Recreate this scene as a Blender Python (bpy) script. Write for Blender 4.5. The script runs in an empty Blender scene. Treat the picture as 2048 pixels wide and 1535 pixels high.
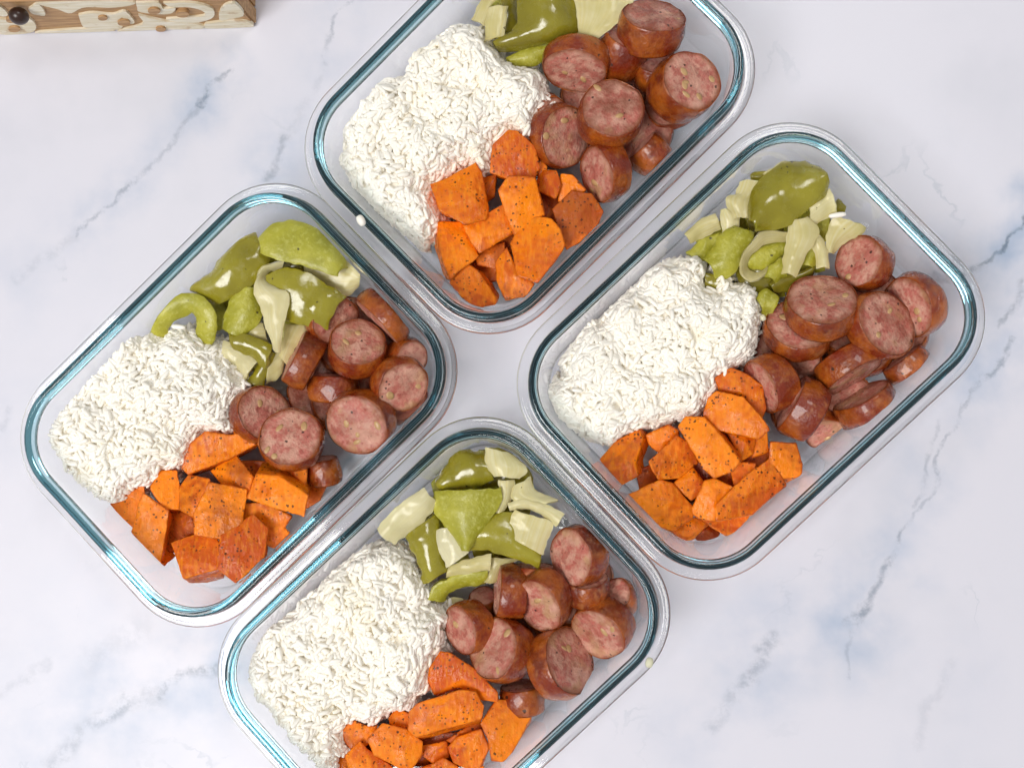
import bpy, bmesh, math, random
import numpy as np
from mathutils import Vector, Matrix, noise

random.seed(7)
rng = np.random.default_rng(7)
S = bpy.context.scene
C = S.collection

# ------------------------------------------------------------------ camera
F_PX, TA, TB = 2200.0, 0.0262413, 0.0755757      # focal length in photo pixels, small tilts of the hand-held camera
CAM_H = 0.546736 + 0.058                          # metres above the countertop
ca, sa, cb, sb = math.cos(TA), math.sin(TA), math.cos(TB), math.sin(TB)
ROT = Matrix(((cb, 0, sb), (0, 1, 0), (-sb, 0, cb))) @ Matrix(((1, 0, 0), (0, ca, -sa), (0, sa, ca)))
cam = bpy.data.cameras.new('camera')
cam.sensor_width = 36.0
cam.lens = F_PX * 36.0 / 2048.0
cam.clip_start = 0.01
cam.clip_end = 20
cam_o = bpy.data.objects.new('camera', cam)
C.objects.link(cam_o)
cam_o.matrix_world = Matrix.Translation((0, 0, CAM_H)) @ ROT.to_4x4()
S.camera = cam_o

# ------------------------------------------------------------------ world, lamps, exposure
w = bpy.data.worlds.new('World')
S.world = w
w.use_nodes = True
bg = w.node_tree.nodes['Background']
bg.inputs[0].default_value = (1.0, 0.985, 0.97, 1)
bg.inputs[1].default_value = 0.36

def area(name, loc, size, energy, col, target=(0, 0, 0), sy=None):
    l = bpy.data.lights.new(name, 'AREA')
    l.shape = 'RECTANGLE'
    l.size = size
    l.size_y = sy or size
    l.energy = energy
    l.color = col
    o = bpy.data.objects.new(name, l)
    C.objects.link(o)
    o.location = loc
    o.rotation_euler = (Vector(target) - Vector(loc)).to_track_quat('-Z', 'Y').to_euler()
    return o
area('window_light', (-0.95, -0.85, 2.30), 1.15, 50.0, (1.0, 0.985, 0.965))
area('fill_light', (0.45, 0.80, 1.80), 0.5, 6.5, (1.0, 0.975, 0.94))  # added fill lamp opposite the key, evens out the shadows

S.view_settings.view_transform = 'Standard'
S.view_settings.look = 'None'
S.view_settings.gamma = 1
S.view_settings.exposure = 0.0
S.view_settings.use_curve_mapping = False
cy = S.cycles
cy.use_denoising = True
cy.max_bounces = 16
cy.transmission_bounces = 14
cy.glossy_bounces = 6
cy.diffuse_bounces = 9
cy.transparent_max_bounces = 12
cy.caustics_refractive = True
cy.caustics_reflective = True
cy.blur_glossy = 0.05
cy.use_adaptive_sampling = True
cy.adaptive_threshold = 0.02
cy.sample_clamp_indirect = 40.0

# ------------------------------------------------------------------ helpers
def P(px, py, z):
    """point at height z (m) that lies behind photo pixel px,py"""
    d = ROT @ Vector((px - 1024.0, 767.5 - py, -F_PX))
    t = (z - CAM_H) / d.z
    return Vector((d.x * t, d.y * t, z))

CROP = dict(L1=(300, 430, 440), L2=(460, 570, 440), L3=(200, 820, 500), L4=(60, 620, 460),
            T1=(900, 0, 600), T2=(820, 240, 480), T3=(820, 360, 400), T4=(640, 40, 500),
            R1=(1330, 300, 480), R2=(1440, 470, 480), R3=(1400, 640, 480), R4=(1180, 720, 480), R5=(1080, 480, 500),
            B1=(730, 860, 440), B2=(840, 1040, 440), B3=(660, 1205, 440), B4=(460, 1060, 500), B5=(940, 1200, 400),
            X=(0, 0, 2047))
def px(crop, x, y):
    ox, oy, wd = CROP[crop]
    return ox + x * wd / 2047.0, oy + y * wd / 2047.0
def sc(crop):
    return CROP[crop][2] / 2047.0
def zf(z):
    """pile height in mm to metres"""
    return (z if z < 20 else 20 + (z - 20) * 0.75) * 0.001 + 0.002

LX, WY, RC = 0.196, 0.143811, 0.03266             # rim centre line of a food box
BOX = dict(L=(-0.185261, 0.004246, 0.766667), R=(0.075814, 0.030889, 0.754217),
           T=(-0.034694, 0.154829, 0.778136), B=(-0.078345, -0.116288, 0.753956))
INBOX = dict(L='in the pepper-ring box', T='in the folded-pepper box', R='in the pepper-cap box', B='in the onion-petal box')

def inset(z):
    """offset of the inner glass wall from the rim centre line at height z"""
    if z >= 0.018:
        return -0.0018 - (0.057 - min(z, 0.057)) / 0.039 * 0.0057
    t = max(0.0, (0.018 - z) / 0.0147)
    t = min(1.0, t)
    return -0.0075 - 0.0105 * (1 - math.sqrt(max(0.0, 1 - t * t)))

def keep_inside(co, box, gap=0.0006):
    """push world vertices inside the glass box (n x 3 array)"""
    x0, y0, th = BOX[box]
    c, s = math.cos(th), math.sin(th)
    co = co.copy()
    co[:, 2] = np.maximum(co[:, 2], 0.0037)
    o = np.array([inset(z) for z in co[:, 2]]) - gap
    lx = (co[:, 0] - x0) * c + (co[:, 1] - y0) * s
    ly = -(co[:, 0] - x0) * s + (co[:, 1] - y0) * c
    hx, hy, r = LX / 2 + o, WY / 2 + o, np.maximum(RC + o, 0.004)
    cx, cyy = hx - r, hy - r
    qx, qy = np.abs(lx) - cx, np.abs(ly) - cyy
    corner = (qx > 0) & (qy > 0)
    dist = np.hypot(np.maximum(qx, 1e-9), np.maximum(qy, 1e-9))
    k = np.where(corner & (dist > r), r / dist, 1.0)
    ax = np.where(corner, cx + qx * k, np.minimum(np.abs(lx), hx))
    ay = np.where(corner, cyy + qy * k, np.minimum(np.abs(ly), hy))
    lx, ly = np.sign(lx) * ax, np.sign(ly) * ay
    co[:, 0] = x0 + lx * c - ly * s
    co[:, 1] = y0 + lx * s + ly * c
    return co

def link(name, me, mats, parent=None, matrix=None):
    o = bpy.data.objects.new(name, me)
    C.objects.link(o)
    for m in (mats if isinstance(mats, (list, tuple)) else [mats]):
        me.materials.append(m)
    if parent:
        o.parent = parent
    if matrix is not None:
        o.matrix_world = matrix
    return o
def tag(o, label, cat, group=None):
    o['label'] = label
    o['category'] = cat
    if group:
        o['group'] = group
    return o
def mesh_np(name, v, f, smooth=True, mi=None):
    me = bpy.data.meshes.new(name)
    me.from_pydata([tuple(p) for p in v], [], [tuple(q) for q in f])
    if smooth:
        me.polygons.foreach_set('use_smooth', np.ones(len(me.polygons), bool))
    if mi is not None:
        me.polygons.foreach_set('material_index', np.array(mi, dtype=np.int32))
    me.update()
    return me
def verts(me):
    a = np.empty(len(me.vertices) * 3)
    me.vertices.foreach_get('co', a)
    return a.reshape(-1, 3)
def set_verts(me, a):
    me.vertices.foreach_set('co', a.astype(np.float32).ravel())
    me.update()
def recentre(me):
    """mesh to local coordinates, returns the matrix for its object"""
    a = verts(me)
    c = a.mean(0)
    set_verts(me, a - c)
    return Matrix.Translation(Vector(c))

# ------------------------------------------------------------------ materials
class NT:
    def __init__(s, name):
        s.m = bpy.data.materials.new(name)
        s.m.use_nodes = True
        s.t = s.m.node_tree
        s.b = s.t.nodes['Principled BSDF']
        s.out = s.t.nodes['Material Output']
    def n(s, typ, **kw):
        nd = s.t.nodes.new(typ)
        for k, v in kw.items():
            setattr(nd, k, v)
        return nd
    def l(s, a, b):
        s.t.links.new(a, b)
    def val(s, sock, v):
        if hasattr(v, 'node'):
            s.l(v, sock)
        elif isinstance(v, (tuple, list)) and len(v) == 3 and sock.type == 'RGBA':
            sock.default_value = (*v, 1)
        else:
            sock.default_value = v
    def coord(s):
        tc = s.n('ShaderNodeTexCoord')
        oi = s.n('ShaderNodeObjectInfo')
        mm = s.n('ShaderNodeMath', operation='MULTIPLY')
        s.l(oi.outputs['Random'], mm.inputs[0])
        mm.inputs[1].default_value = 13.7
        ad = s.n('ShaderNodeVectorMath', operation='ADD')
        s.l(tc.outputs['Object'], ad.inputs[0])
        s.l(mm.outputs[0], ad.inputs[1])
        s.oi = oi
        return ad.outputs[0]
    def noise(s, v, scale, detail=3, rough=0.55, dist=0.0):
        nd = s.n('ShaderNodeTexNoise')
        s.l(v, nd.inputs['Vector'])
        nd.inputs['Scale'].default_value = scale
        nd.inputs['Detail'].default_value = detail
        nd.inputs['Roughness'].default_value = rough
        nd.inputs['Distortion'].default_value = dist
        return nd.outputs['Fac']
    def ramp(s, f, a, b, lo=0.0, hi=1.0, smooth=True):
        nd = s.n('ShaderNodeMapRange', interpolation_type='SMOOTHSTEP' if smooth else 'LINEAR')
        s.val(nd.inputs[0], f)
        nd.inputs[1].default_value, nd.inputs[2].default_value = a, b
        nd.inputs[3].default_value, nd.inputs[4].default_value = lo, hi
        return nd.outputs[0]
    def mix(s, f, a, b):
        nd = s.n('ShaderNodeMix', data_type='RGBA')
        s.val(nd.inputs[0], f)
        s.val(nd.inputs[6], a)
        s.val(nd.inputs[7], b)
        return nd.outputs[2]
    def math(s, op, a, b=0.0, clamp=False):
        nd = s.n('ShaderNodeMath', operation=op, use_clamp=clamp)
        s.val(nd.inputs[0], a)
        s.val(nd.inputs[1], b)
        return nd.outputs[0]
    def attr(s, name):
        nd = s.n('ShaderNodeAttribute', attribute_name=name)
        return nd.outputs['Fac']
    def specks(s, v, scale, size, keep, seedmul=1.0):
        """small dark dots: 1 in a dot"""
        wz = s.n('ShaderNodeTexNoise')
        s.l(v, wz.inputs['Vector'])
        wz.inputs['Scale'].default_value = scale * 3.1
        wz.inputs['Detail'].default_value = 1
        wv = s.n('ShaderNodeVectorMath', operation='SCALE')
        s.l(wz.outputs['Color'], wv.inputs[0])
        wv.inputs['Scale'].default_value = 0.55 / scale
        wa = s.n('ShaderNodeVectorMath', operation='ADD')
        s.l(v, wa.inputs[0])
        s.l(wv.outputs[0], wa.inputs[1])
        vo = s.n('ShaderNodeTexVoronoi')
        s.l(wa.outputs[0], vo.inputs['Vector'])
        vo.inputs['Scale'].default_value = scale
        sp = s.n('ShaderNodeSeparateColor')
        s.l(vo.outputs['Color'], sp.inputs[0])
        a = s.math('GREATER_THAN', sp.outputs[0], 1 - keep)
        rad = s.math('MULTIPLY', sp.outputs[1], size)
        d = s.math('LESS_THAN', vo.outputs['Distance'], rad)
        return s.math('MULTIPLY', a, d)
    def translucent(s, c, f):
        tr = s.n('ShaderNodeBsdfTranslucent')
        s.val(tr.inputs[0], c)
        mx = s.n('ShaderNodeMixShader')
        mx.inputs[0].default_value = f
        s.l(s.b.outputs[0], mx.inputs[1])
        s.l(tr.outputs[0], mx.inputs[2])
        s.l(mx.outputs[0], s.out.inputs['Surface'])
    def bump(s, h, dist, strength=1.0):
        nd = s.n('ShaderNodeBump')
        nd.inputs['Strength'].default_value = strength
        nd.inputs['Distance'].default_value = dist
        s.l(h, nd.inputs['Height'])
        s.l(nd.outputs[0], s.b.inputs['Normal'])
    def set(s, **kw):
        for k, v in kw.items():
            s.val(s.b.inputs[k.replace('_', ' ')], v)
        return s.m

def mat_marble():
    t = NT('white_marble')
    tc = t.n('ShaderNodeTexCoord')
    v = tc.outputs['Object']
    nz = t.n('ShaderNodeTexNoise')
    t.l(v, nz.inputs['Vector'])
    nz.inputs['Scale'].default_value = 22
    nz.inputs['Detail'].default_value = 6
    nz.inputs['Roughness'].default_value = 0.62
    sub = t.n('ShaderNodeVectorMath', operation='SUBTRACT')
    t.l(nz.outputs['Color'], sub.inputs[0])
    sub.inputs[1].default_value = (0.5, 0.5, 0.5)
    scl = t.n('ShaderNodeVectorMath', operation='SCALE')
    t.l(sub.outputs[0], scl.inputs[0])
    scl.inputs['Scale'].default_value = 0.034
    add = t.n('ShaderNodeVectorMath', operation='ADD')
    t.l(v, add.inputs[0])
    t.l(scl.outputs[0], add.inputs[1])
    flat = t.n('ShaderNodeVectorMath', operation='MULTIPLY')
    t.l(add.outputs[0], flat.inputs[0])
    flat.inputs[1].default_value = (1, 1, 0)
    p = flat.outputs[0]
    V = [((462, 128), (420, 158), .6, 3), ((420, 158), (400, 200), .8, 4), ((400, 200), (345, 262), .35, 3), ((345, 262), (262, 362), .35, 3),
         ((262, 362), (225, 402), .55, 3), ((225, 402), (140, 480), .5, 3), ((140, 480), (40, 560), .2, 8),
         ((700, 20), (655, 75), .45, 3), ((655, 75), (640, 125), .35, 4), ((578, 268), (540, 345), .5, 5), ((640, 125), (575, 275), .15, 6),
         ((2070, 410), (2008, 482), .95, 3), ((2008, 482), (1955, 520), .7, 3), ((1955, 520), (1850, 550), .6, 6),
         ((2045, 555), (2015, 620), .5, 6), ((2015, 620), (1990, 655), .5, 3), ((2028, 680), (2008, 733), .6, 4), ((2008, 733), (1966, 752), .6, 3),
         ((1966, 752), (1936, 792), .6, 4), ((1936, 792), (1926, 844), .4, 2.5), ((1926, 844), (1881, 909), .4, 2.5), ((1881, 909), (1877, 949), .5, 3),
         ((1877, 949), (1800, 1060), .35, 3), ((1800, 1060), (1787, 1125), .55, 4), ((1787, 1125), (1727, 1193), .65, 5), ((1727, 1193), (1702, 1252), .75, 6),
         ((1702, 1252), (1692, 1360), .3, 3), ((1880, 850), (1857, 919), .3, 3), ((1857, 919), (1822, 1000), .35, 4),
         ((1560, 1270), (1535, 1305), .5, 9), ((1525, 1335), (1485, 1375), .45, 8), ((1470, 1390), (1410, 1450), .3, 8), ((1900, 1330), (1850, 1490), .15, 6),
         ((425, 1330), (385, 1345), .75, 8), ((385, 1345), (330, 1385), .6, 6), ((330, 1385), (240, 1400), .3, 12), ((240, 1400), (180, 1445), .6, 9),
         ((180, 1445), (100, 1520), .4, 10), ((280, 1250), (180, 1330), .15, 18), ((90, 1330), (10, 1385), .2, 6), ((30, 810), (10, 850), .2, 5)]
    sharp = halo = None
    for a, b, amp, wd in V:
        A, B = P(*a, 0), P(*b, 0)
        ba = B - A
        s1 = t.n('ShaderNodeVectorMath', operation='SUBTRACT')
        t.l(p, s1.inputs[0])
        s1.inputs[1].default_value = A
        dt = t.n('ShaderNodeVectorMath', operation='DOT_PRODUCT')
        t.l(s1.outputs[0], dt.inputs[0])
        dt.inputs[1].default_value = ba / ba.length_squared
        cl = t.math('MULTIPLY', dt.outputs['Value'], 1.0, clamp=True)
        sv = t.n('ShaderNodeVectorMath', operation='SCALE')
        sv.inputs[0].default_value = ba
        t.l(cl, sv.inputs['Scale'])
        ds = t.n('ShaderNodeVectorMath', operation='DISTANCE')
        t.l(s1.outputs[0], ds.inputs[0])
        t.l(sv.outputs[0], ds.inputs[1])
        m = wd * 2.7 / 3640.0
        x = t.ramp(ds.outputs['Value'], 0, m, amp, 0)
        y = t.ramp(ds.outputs['Value'], 0, m * 7 + 0.007, amp, 0)
        sharp = x if sharp is None else t.math('MAXIMUM', sharp, x)
        halo = y if halo is None else t.math('MAXIMUM', halo, y)
    brk = t.ramp(t.noise(v, 90, 6, 0.7), 0.36, 0.60)
    blot = t.ramp(t.noise(v, 9, 4, 0.6), 0.48, 0.72)
    base = t.mix(t.noise(v, 5, 2), (0.735, 0.725, 0.80), (0.68, 0.68, 0.755))
    base = t.mix(t.math('MULTIPLY', blot, 0.32), base, (0.55, 0.57, 0.64))
    h = t.math('MULTIPLY', t.math('MULTIPLY', halo, t.ramp(t.noise(v, 26, 4), 0.3, 0.75)), 0.95)
    base = t.mix(h, base, (0.29, 0.40, 0.57))
    fine = t.math('ABSOLUTE', t.math('SUBTRACT', t.noise(p, 7.0, 5, 0.6, 0.6), 0.5))
    fine = t.math('MULTIPLY', t.ramp(fine, 0.0, 0.012, 1, 0), t.ramp(t.noise(v, 12, 2), 0.52, 0.7))
    base = t.mix(t.math('MULTIPLY', fine, 0.35), base, (0.40, 0.45, 0.53))
    base = t.mix(t.math('MULTIPLY', t.math('MULTIPLY', sharp, brk), 0.85), base, (0.13, 0.18, 0.25))
    t.bump(t.noise(v, 900, 2), 0.00004, 0.3)
    return t.set(Base_Color=base, Roughness=0.36, Specular_IOR_Level=0.35)

def mat_glass(name, col, dens):
    t = NT(name)
    g = t.n('ShaderNodeBsdfGlass')
    g.inputs['IOR'].default_value = 1.5
    g.inputs['Roughness'].default_value = 0.0
    g.inputs['Color'].default_value = (1, 1, 1, 1)
    gv = t.coord()
    t.l(t.ramp(t.noise(gv, 38, 4, 0.7), 0.60, 0.74, 0.0, 0.10), g.inputs['Roughness'])
    t.l(g.outputs[0], t.out.inputs['Surface'])
    va = t.n('ShaderNodeVolumeAbsorption')
    va.inputs['Color'].default_value = (*col, 1)
    va.inputs['Density'].default_value = dens
    t.l(va.outputs[0], t.out.inputs['Volume'])
    return t.m

def mat_meat():
    t = NT('cut_sausage_meat')
    v = t.coord()
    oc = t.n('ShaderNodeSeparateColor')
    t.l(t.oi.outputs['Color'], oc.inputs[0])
    rad = t.attr('rad')
    big = t.ramp(t.noise(v, 130, 4, 0.6), 0.40, 0.62)
    c = t.mix(big, (0.52, 0.155, 0.12), (0.68, 0.36, 0.27))
    fine = t.ramp(t.noise(v, 520, 3), 0.35, 0.7)
    c = t.mix(t.math('MULTIPLY', fine, 0.4), c, (0.62, 0.34, 0.25))
    c = t.mix(t.math('MULTIPLY', t.ramp(t.noise(v, 240, 2), 0.56, 0.68), 0.6), c, (0.33, 0.06, 0.045))
    tan = t.ramp(t.math('ADD', t.noise(v, 75, 3), t.math('MULTIPLY', oc.outputs[0], 0.3)), 0.6, 0.78)
    c = t.mix(t.math('MULTIPLY', tan, 0.75), c, (0.50, 0.29, 0.14))
    edge = t.math('ADD', rad, t.math('MULTIPLY', t.math('SUBTRACT', t.noise(v, 160, 3), 0.5), 0.38))
    edge = t.ramp(edge, 0.74, 1.0)
    c = t.mix(t.math('MULTIPLY', edge, 0.85), c, (0.24, 0.07, 0.02))
    roast_shade = t.math('MULTIPLY', oc.outputs[1], t.ramp(t.noise(v, 100, 4), 0.25, 0.75))  # browning, plus gap shade put into the lowest slices
    c = t.mix(roast_shade, c, (0.22, 0.06, 0.03))
    c = t.mix(t.math('MULTIPLY', t.specks(v, 420, 0.34, 0.16), 0.85), c, (0.025, 0.012, 0.008))
    t.bump(t.math('ADD', t.noise(v, 480, 4, 0.65), t.math('MULTIPLY', t.noise(v, 150, 3), 1.5)), 0.0010, 0.8)
    return t.set(Base_Color=c, Roughness=t.ramp(t.noise(v, 300, 2), 0.3, 0.7, 0.22, 0.6), Coat_Weight=0.08, Coat_Roughness=0.15, Specular_IOR_Level=0.3)

def mat_casing():
    t = NT('browned_sausage_casing')
    v = t.coord()
    c = t.mix(t.ramp(t.noise(v, 75, 5, 0.65), 0.36, 0.64), (0.20, 0.022, 0.005), (0.39, 0.095, 0.010))
    c = t.mix(t.math('MULTIPLY', t.ramp(t.noise(v, 60, 3), 0.5, 0.68), 0.8), c, (0.12, 0.014, 0.005))
    c = t.mix(t.math('MULTIPLY', t.ramp(t.noise(v, 200, 3), 0.58, 0.7), 0.35), c, (0.46, 0.19, 0.06))
    c = t.mix(t.math('MULTIPLY', t.specks(v, 260, 0.3, 0.07), 0.85), c, (0.02, 0.01, 0.006))
    t.bump(t.math('ADD', t.noise(v, 330, 4, 0.65), t.math('MULTIPLY', t.noise(v, 90, 3), 2)), 0.0011, 0.7)
    return t.set(Base_Color=c, Roughness=t.ramp(t.noise(v, 200, 2), 0.35, 0.65, 0.12, 0.36), Coat_Weight=0.45, Coat_Roughness=0.06, Specular_IOR_Level=0.4)

def mat_cheese():
    t = NT('cheese_bit')
    v = t.coord()
    c = t.mix(t.noise(v, 300, 3), (0.42, 0.22, 0.09), (0.60, 0.40, 0.19))
    return t.set(Base_Color=c, Roughness=0.35)

def mat_char():
    t = NT('charred_bit')
    v = t.coord()
    return t.set(Base_Color=t.mix(t.noise(v, 500, 3), (0.02, 0.012, 0.01), (0.07, 0.03, 0.015)), Roughness=0.5)

def mat_potato():
    t = NT('roasted_sweet_potato')
    v = t.coord()
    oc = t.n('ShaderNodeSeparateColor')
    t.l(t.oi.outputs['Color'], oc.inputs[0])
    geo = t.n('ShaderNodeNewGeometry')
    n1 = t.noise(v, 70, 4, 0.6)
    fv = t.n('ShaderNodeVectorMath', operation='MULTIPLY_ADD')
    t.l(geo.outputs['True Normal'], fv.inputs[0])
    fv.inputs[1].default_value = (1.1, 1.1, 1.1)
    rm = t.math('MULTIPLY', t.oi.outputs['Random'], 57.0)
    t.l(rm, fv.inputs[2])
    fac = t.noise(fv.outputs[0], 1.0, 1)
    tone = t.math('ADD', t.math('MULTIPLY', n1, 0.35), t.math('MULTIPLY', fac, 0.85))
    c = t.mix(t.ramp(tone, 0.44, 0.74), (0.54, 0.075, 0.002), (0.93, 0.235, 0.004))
    mp = t.n('ShaderNodeMapping')
    t.l(v, mp.inputs[0])
    mp.inputs['Scale'].default_value = (1, 0.25, 0.6)
    mp.inputs['Rotation'].default_value = (0.4, 0.3, 0.8)
    c = t.mix(t.math('MULTIPLY', t.ramp(t.noise(mp.outputs[0], 600, 3), 0.45, 0.7), 0.3), c, (0.92, 0.37, 0.02))
    brown = t.ramp(t.math('ADD', t.noise(v, 48, 5, 0.65), t.math('MULTIPLY', oc.outputs[0], 0.26)), 0.60, 0.84)
    c = t.mix(t.math('MULTIPLY', brown, 0.7), c, (0.30, 0.055, 0.008))
    edge = t.ramp(t.math('ADD', geo.outputs['Pointiness'], t.math('MULTIPLY', t.math('SUBTRACT', t.noise(v, 130, 3), 0.5), 0.20)), 0.505, 0.59)
    c = t.mix(t.math('MULTIPLY', edge, 0.85), c, (0.42, 0.075, 0.008))
    c = t.mix(oc.outputs[1], c, (0.20, 0.022, 0.006))  # burnt tone, also the shade painted into low and hidden chunks
    zone = t.ramp(t.noise(v, 85, 2), 0.38, 0.6)
    sp = t.math('MULTIPLY', t.specks(v, 620, 0.46, 0.42), zone)
    sp2 = t.specks(v, 330, 0.26, 0.26)
    c = t.mix(t.math('MULTIPLY', t.math('MAXIMUM', sp, sp2), 0.85), c, (0.045, 0.012, 0.004))
    t.bump(t.math('ADD', t.noise(v, 500, 4, 0.6), t.math('MULTIPLY', t.noise(mp.outputs[0], 400, 2), 1.0)), 0.0007, 0.6)
    return t.set(Base_Color=c, Roughness=t.ramp(t.noise(v, 150, 2), 0.35, 0.65, 0.16, 0.6), Specular_IOR_Level=0.25)

def mat_pepper(skin):
    t = NT('green_pepper_skin' if skin else 'green_pepper_flesh')
    v = t.coord()
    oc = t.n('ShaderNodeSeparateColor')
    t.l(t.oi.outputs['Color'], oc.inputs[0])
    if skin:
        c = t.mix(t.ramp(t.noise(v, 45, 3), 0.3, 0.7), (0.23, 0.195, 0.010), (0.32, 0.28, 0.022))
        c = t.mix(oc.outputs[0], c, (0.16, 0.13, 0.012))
        rough, bd, coat = t.ramp(t.noise(v, 260, 3), 0.35, 0.7, 0.10, 0.35), 0.00025, 0.5
        h = t.math('ADD', t.noise(v, 350, 3), t.math('MULTIPLY', t.noise(v, 70, 2), 2.5))
    else:
        c = t.mix(t.ramp(t.noise(v, 60, 4), 0.3, 0.7), (0.30, 0.285, 0.012), (0.45, 0.42, 0.04))
        c = t.mix(t.math('MULTIPLY', t.ramp(t.noise(v, 420, 3), 0.5, 0.7), 0.45), c, (0.58, 0.56, 0.15))
        rough, bd, coat = 0.38, 0.0008, 0.2
        h = t.noise(v, 520, 4, 0.65)
    c = t.mix(t.math('MULTIPLY', t.specks(v, 330, 0.25, 0.10), 0.85), c, (0.03, 0.02, 0.005))
    t.bump(h, bd, 0.7)
    return t.set(Base_Color=c, Roughness=rough, Coat_Weight=coat, Coat_Roughness=0.08)

def mat_onion():
    t = NT('soft_roasted_onion')
    v = t.coord()
    oc = t.n('ShaderNodeSeparateColor')
    t.l(t.oi.outputs['Color'], oc.inputs[0])
    u = t.attr('across')
    cmb = t.n('ShaderNodeCombineXYZ')
    t.l(u, cmb.inputs[0])
    stripes = t.ramp(t.noise(cmb.outputs[0], 11, 2), 0.3, 0.7)
    c = t.mix(stripes, (0.84, 0.74, 0.35), (0.93, 0.87, 0.55))
    c = t.mix(t.math('MULTIPLY', t.ramp(t.noise(v, 70, 3), 0.4, 0.7), 0.6), c, (0.68, 0.60, 0.22))
    c = t.mix(oc.outputs[0], c, (0.42, 0.34, 0.11))
    c = t.mix(oc.outputs[1], c, (0.90, 0.87, 0.66))
    c = t.mix(t.math('MULTIPLY', t.specks(v, 300, 0.25, 0.10), 0.8), c, (0.06, 0.03, 0.01))
    t.bump(t.math('ADD', t.math('MULTIPLY', stripes, 0.18), t.noise(v, 220, 3)), 0.00035, 0.6)
    t.translucent(c, 0.08)
    return t.set(Base_Color=c, Roughness=0.24, Coat_Weight=0.35, Coat_Roughness=0.12, Transmission_Weight=0.3, IOR=1.2)

def mat_rice():
    t = NT('cooked_white_rice')
    v = t.coord()
    c = t.mix(t.noise(v, 60, 3), (0.95, 0.90, 0.80), (0.97, 0.945, 0.88))
    c = t.mix(t.math('MULTIPLY', t.ramp(t.noise(v, 28, 3), 0.54, 0.72), 0.4), c, (0.95, 0.87, 0.66))
    c = t.mix(t.math('MULTIPLY', t.specks(v, 120, 0.07, 0.06), 0.9), c, (0.04, 0.03, 0.02))
    return t.set(Base_Color=c, Roughness=0.34, Specular_IOR_Level=0.45)

def mat_wood(cream):
    t = NT('whitewashed_wood' if cream else 'tan_carved_wood')
    v = t.coord()
    mp = t.n('ShaderNodeMapping')
    t.l(v, mp.inputs[0])
    mp.inputs['Scale'].default_value = (0.12, 1, 1)
    g = t.noise(mp.outputs[0], 420, 4)
    if cream:
        c = t.mix(t.ramp(g, 0.35, 0.7), (0.74, 0.65, 0.46), (0.86, 0.80, 0.66))
        c = t.mix(t.math('MULTIPLY', t.ramp(t.noise(v, 110, 4), 0.58, 0.7), 0.6), c, (0.50, 0.32, 0.15))
    else:
        c = t.mix(t.ramp(g, 0.3, 0.7), (0.36, 0.19, 0.075), (0.56, 0.34, 0.16))
    t.bump(t.math('ADD', g, t.noise(v, 300, 3)), 0.0003, 0.5)
    return t.set(Base_Color=c, Roughness=0.6)

def mat_dark():
    t = NT('dark_brown_knob')
    v = t.coord()
    return t.set(Base_Color=t.mix(t.noise(v, 200, 3), (0.018, 0.008, 0.006), (0.05, 0.022, 0.016)), Roughness=0.3)

M = dict(marble=mat_marble(), glass=mat_glass('clear_glass', (0.35, 0.72, 0.80), 7.0), rim=mat_glass('teal_glass_rim', (0.0, 0.69, 0.84), 108.0), meat=mat_meat(), casing=mat_casing(), cheese=mat_cheese(), char=mat_char(), potato=mat_potato(),
         skin=mat_pepper(True), flesh=mat_pepper(False), onion=mat_onion(), rice=mat_rice(), cream=mat_wood(True), tan=mat_wood(False), dark=mat_dark())

# ------------------------------------------------------------------ countertop
me = mesh_np('countertop', [(-0.9, -0.8, -0.02), (0.9, -0.8, -0.02), (0.9, 0.9, -0.02), (-0.9, 0.9, -0.02),
                            (-0.9, -0.8, 0), (0.9, -0.8, 0), (0.9, 0.9, 0), (-0.9, 0.9, 0)],
             [(4, 5, 6, 7), (3, 2, 1, 0), (0, 1, 5, 4), (1, 2, 6, 5), (2, 3, 7, 6), (3, 0, 4, 7)], smooth=False)
ct = link('countertop', me, M['marble'])
ct['kind'] = 'structure'

# ------------------------------------------------------------------ glass food boxes
def chaikin(pts, it, ends=True):
    for _ in range(it):
        q = [pts[0]]
        for a, b in zip(pts[:-1], pts[1:]):
            q.append((a[0] * .75 + b[0] * .25, a[1] * .75 + b[1] * .25))
            q.append((a[0] * .25 + b[0] * .75, a[1] * .25 + b[1] * .75))
        q.append(pts[-1])
        pts = q
    return pts
def rr_loop(o, z, n=14, ns=10):
    hx, hy, r = LX / 2 + o, WY / 2 + o, max(RC + o, 0.004)
    out = []
    for cx, cyy, a0 in ((hx - r, hy - r, 0), (-hx + r, hy - r, 90), (-hx + r, -hy + r, 180), (hx - r, -hy + r, 270)):
        arc = []
        for i in range(n + 1):
            a = math.radians(a0 + 90 * i / n)
            arc.append((cx + r * math.cos(a), cyy + r * math.sin(a), z))
        out.append(arc)
    pts = []
    for k in range(4):
        pts += out[k]
        a, b = out[k][-1], out[(k + 1) % 4][0]
        pts += [tuple(a[j] + (b[j] - a[j]) * i / ns for j in range(3)) for i in range(1, ns)]
    return pts
def loft(name, prof, closed):
    vs, fs = [], []
    for o, z in prof:
        vs += rr_loop(o, z)
    m = len(prof)
    n = len(vs) // m
    for k in range(m if closed else m - 1):
        k2 = (k + 1) % m
        for i in range(n):
            j = (i + 1) % n
            fs.append((k * n + i, k * n + j, k2 * n + j, k2 * n + i))
    if not closed:
        b0, t0 = len(vs), len(vs) + 1
        vs += [(0, 0, prof[0][1]), (0, 0, prof[-1][1])]
        e = (m - 1) * n
        for i in range(n):
            j = (i + 1) % n
            fs.append((b0, j, i))
            fs.append((t0, e + i, e + j))
    return mesh_np(name, vs, fs)
ZR = 0.0512                                       # the thick rim band sits on the wall from here up
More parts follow.
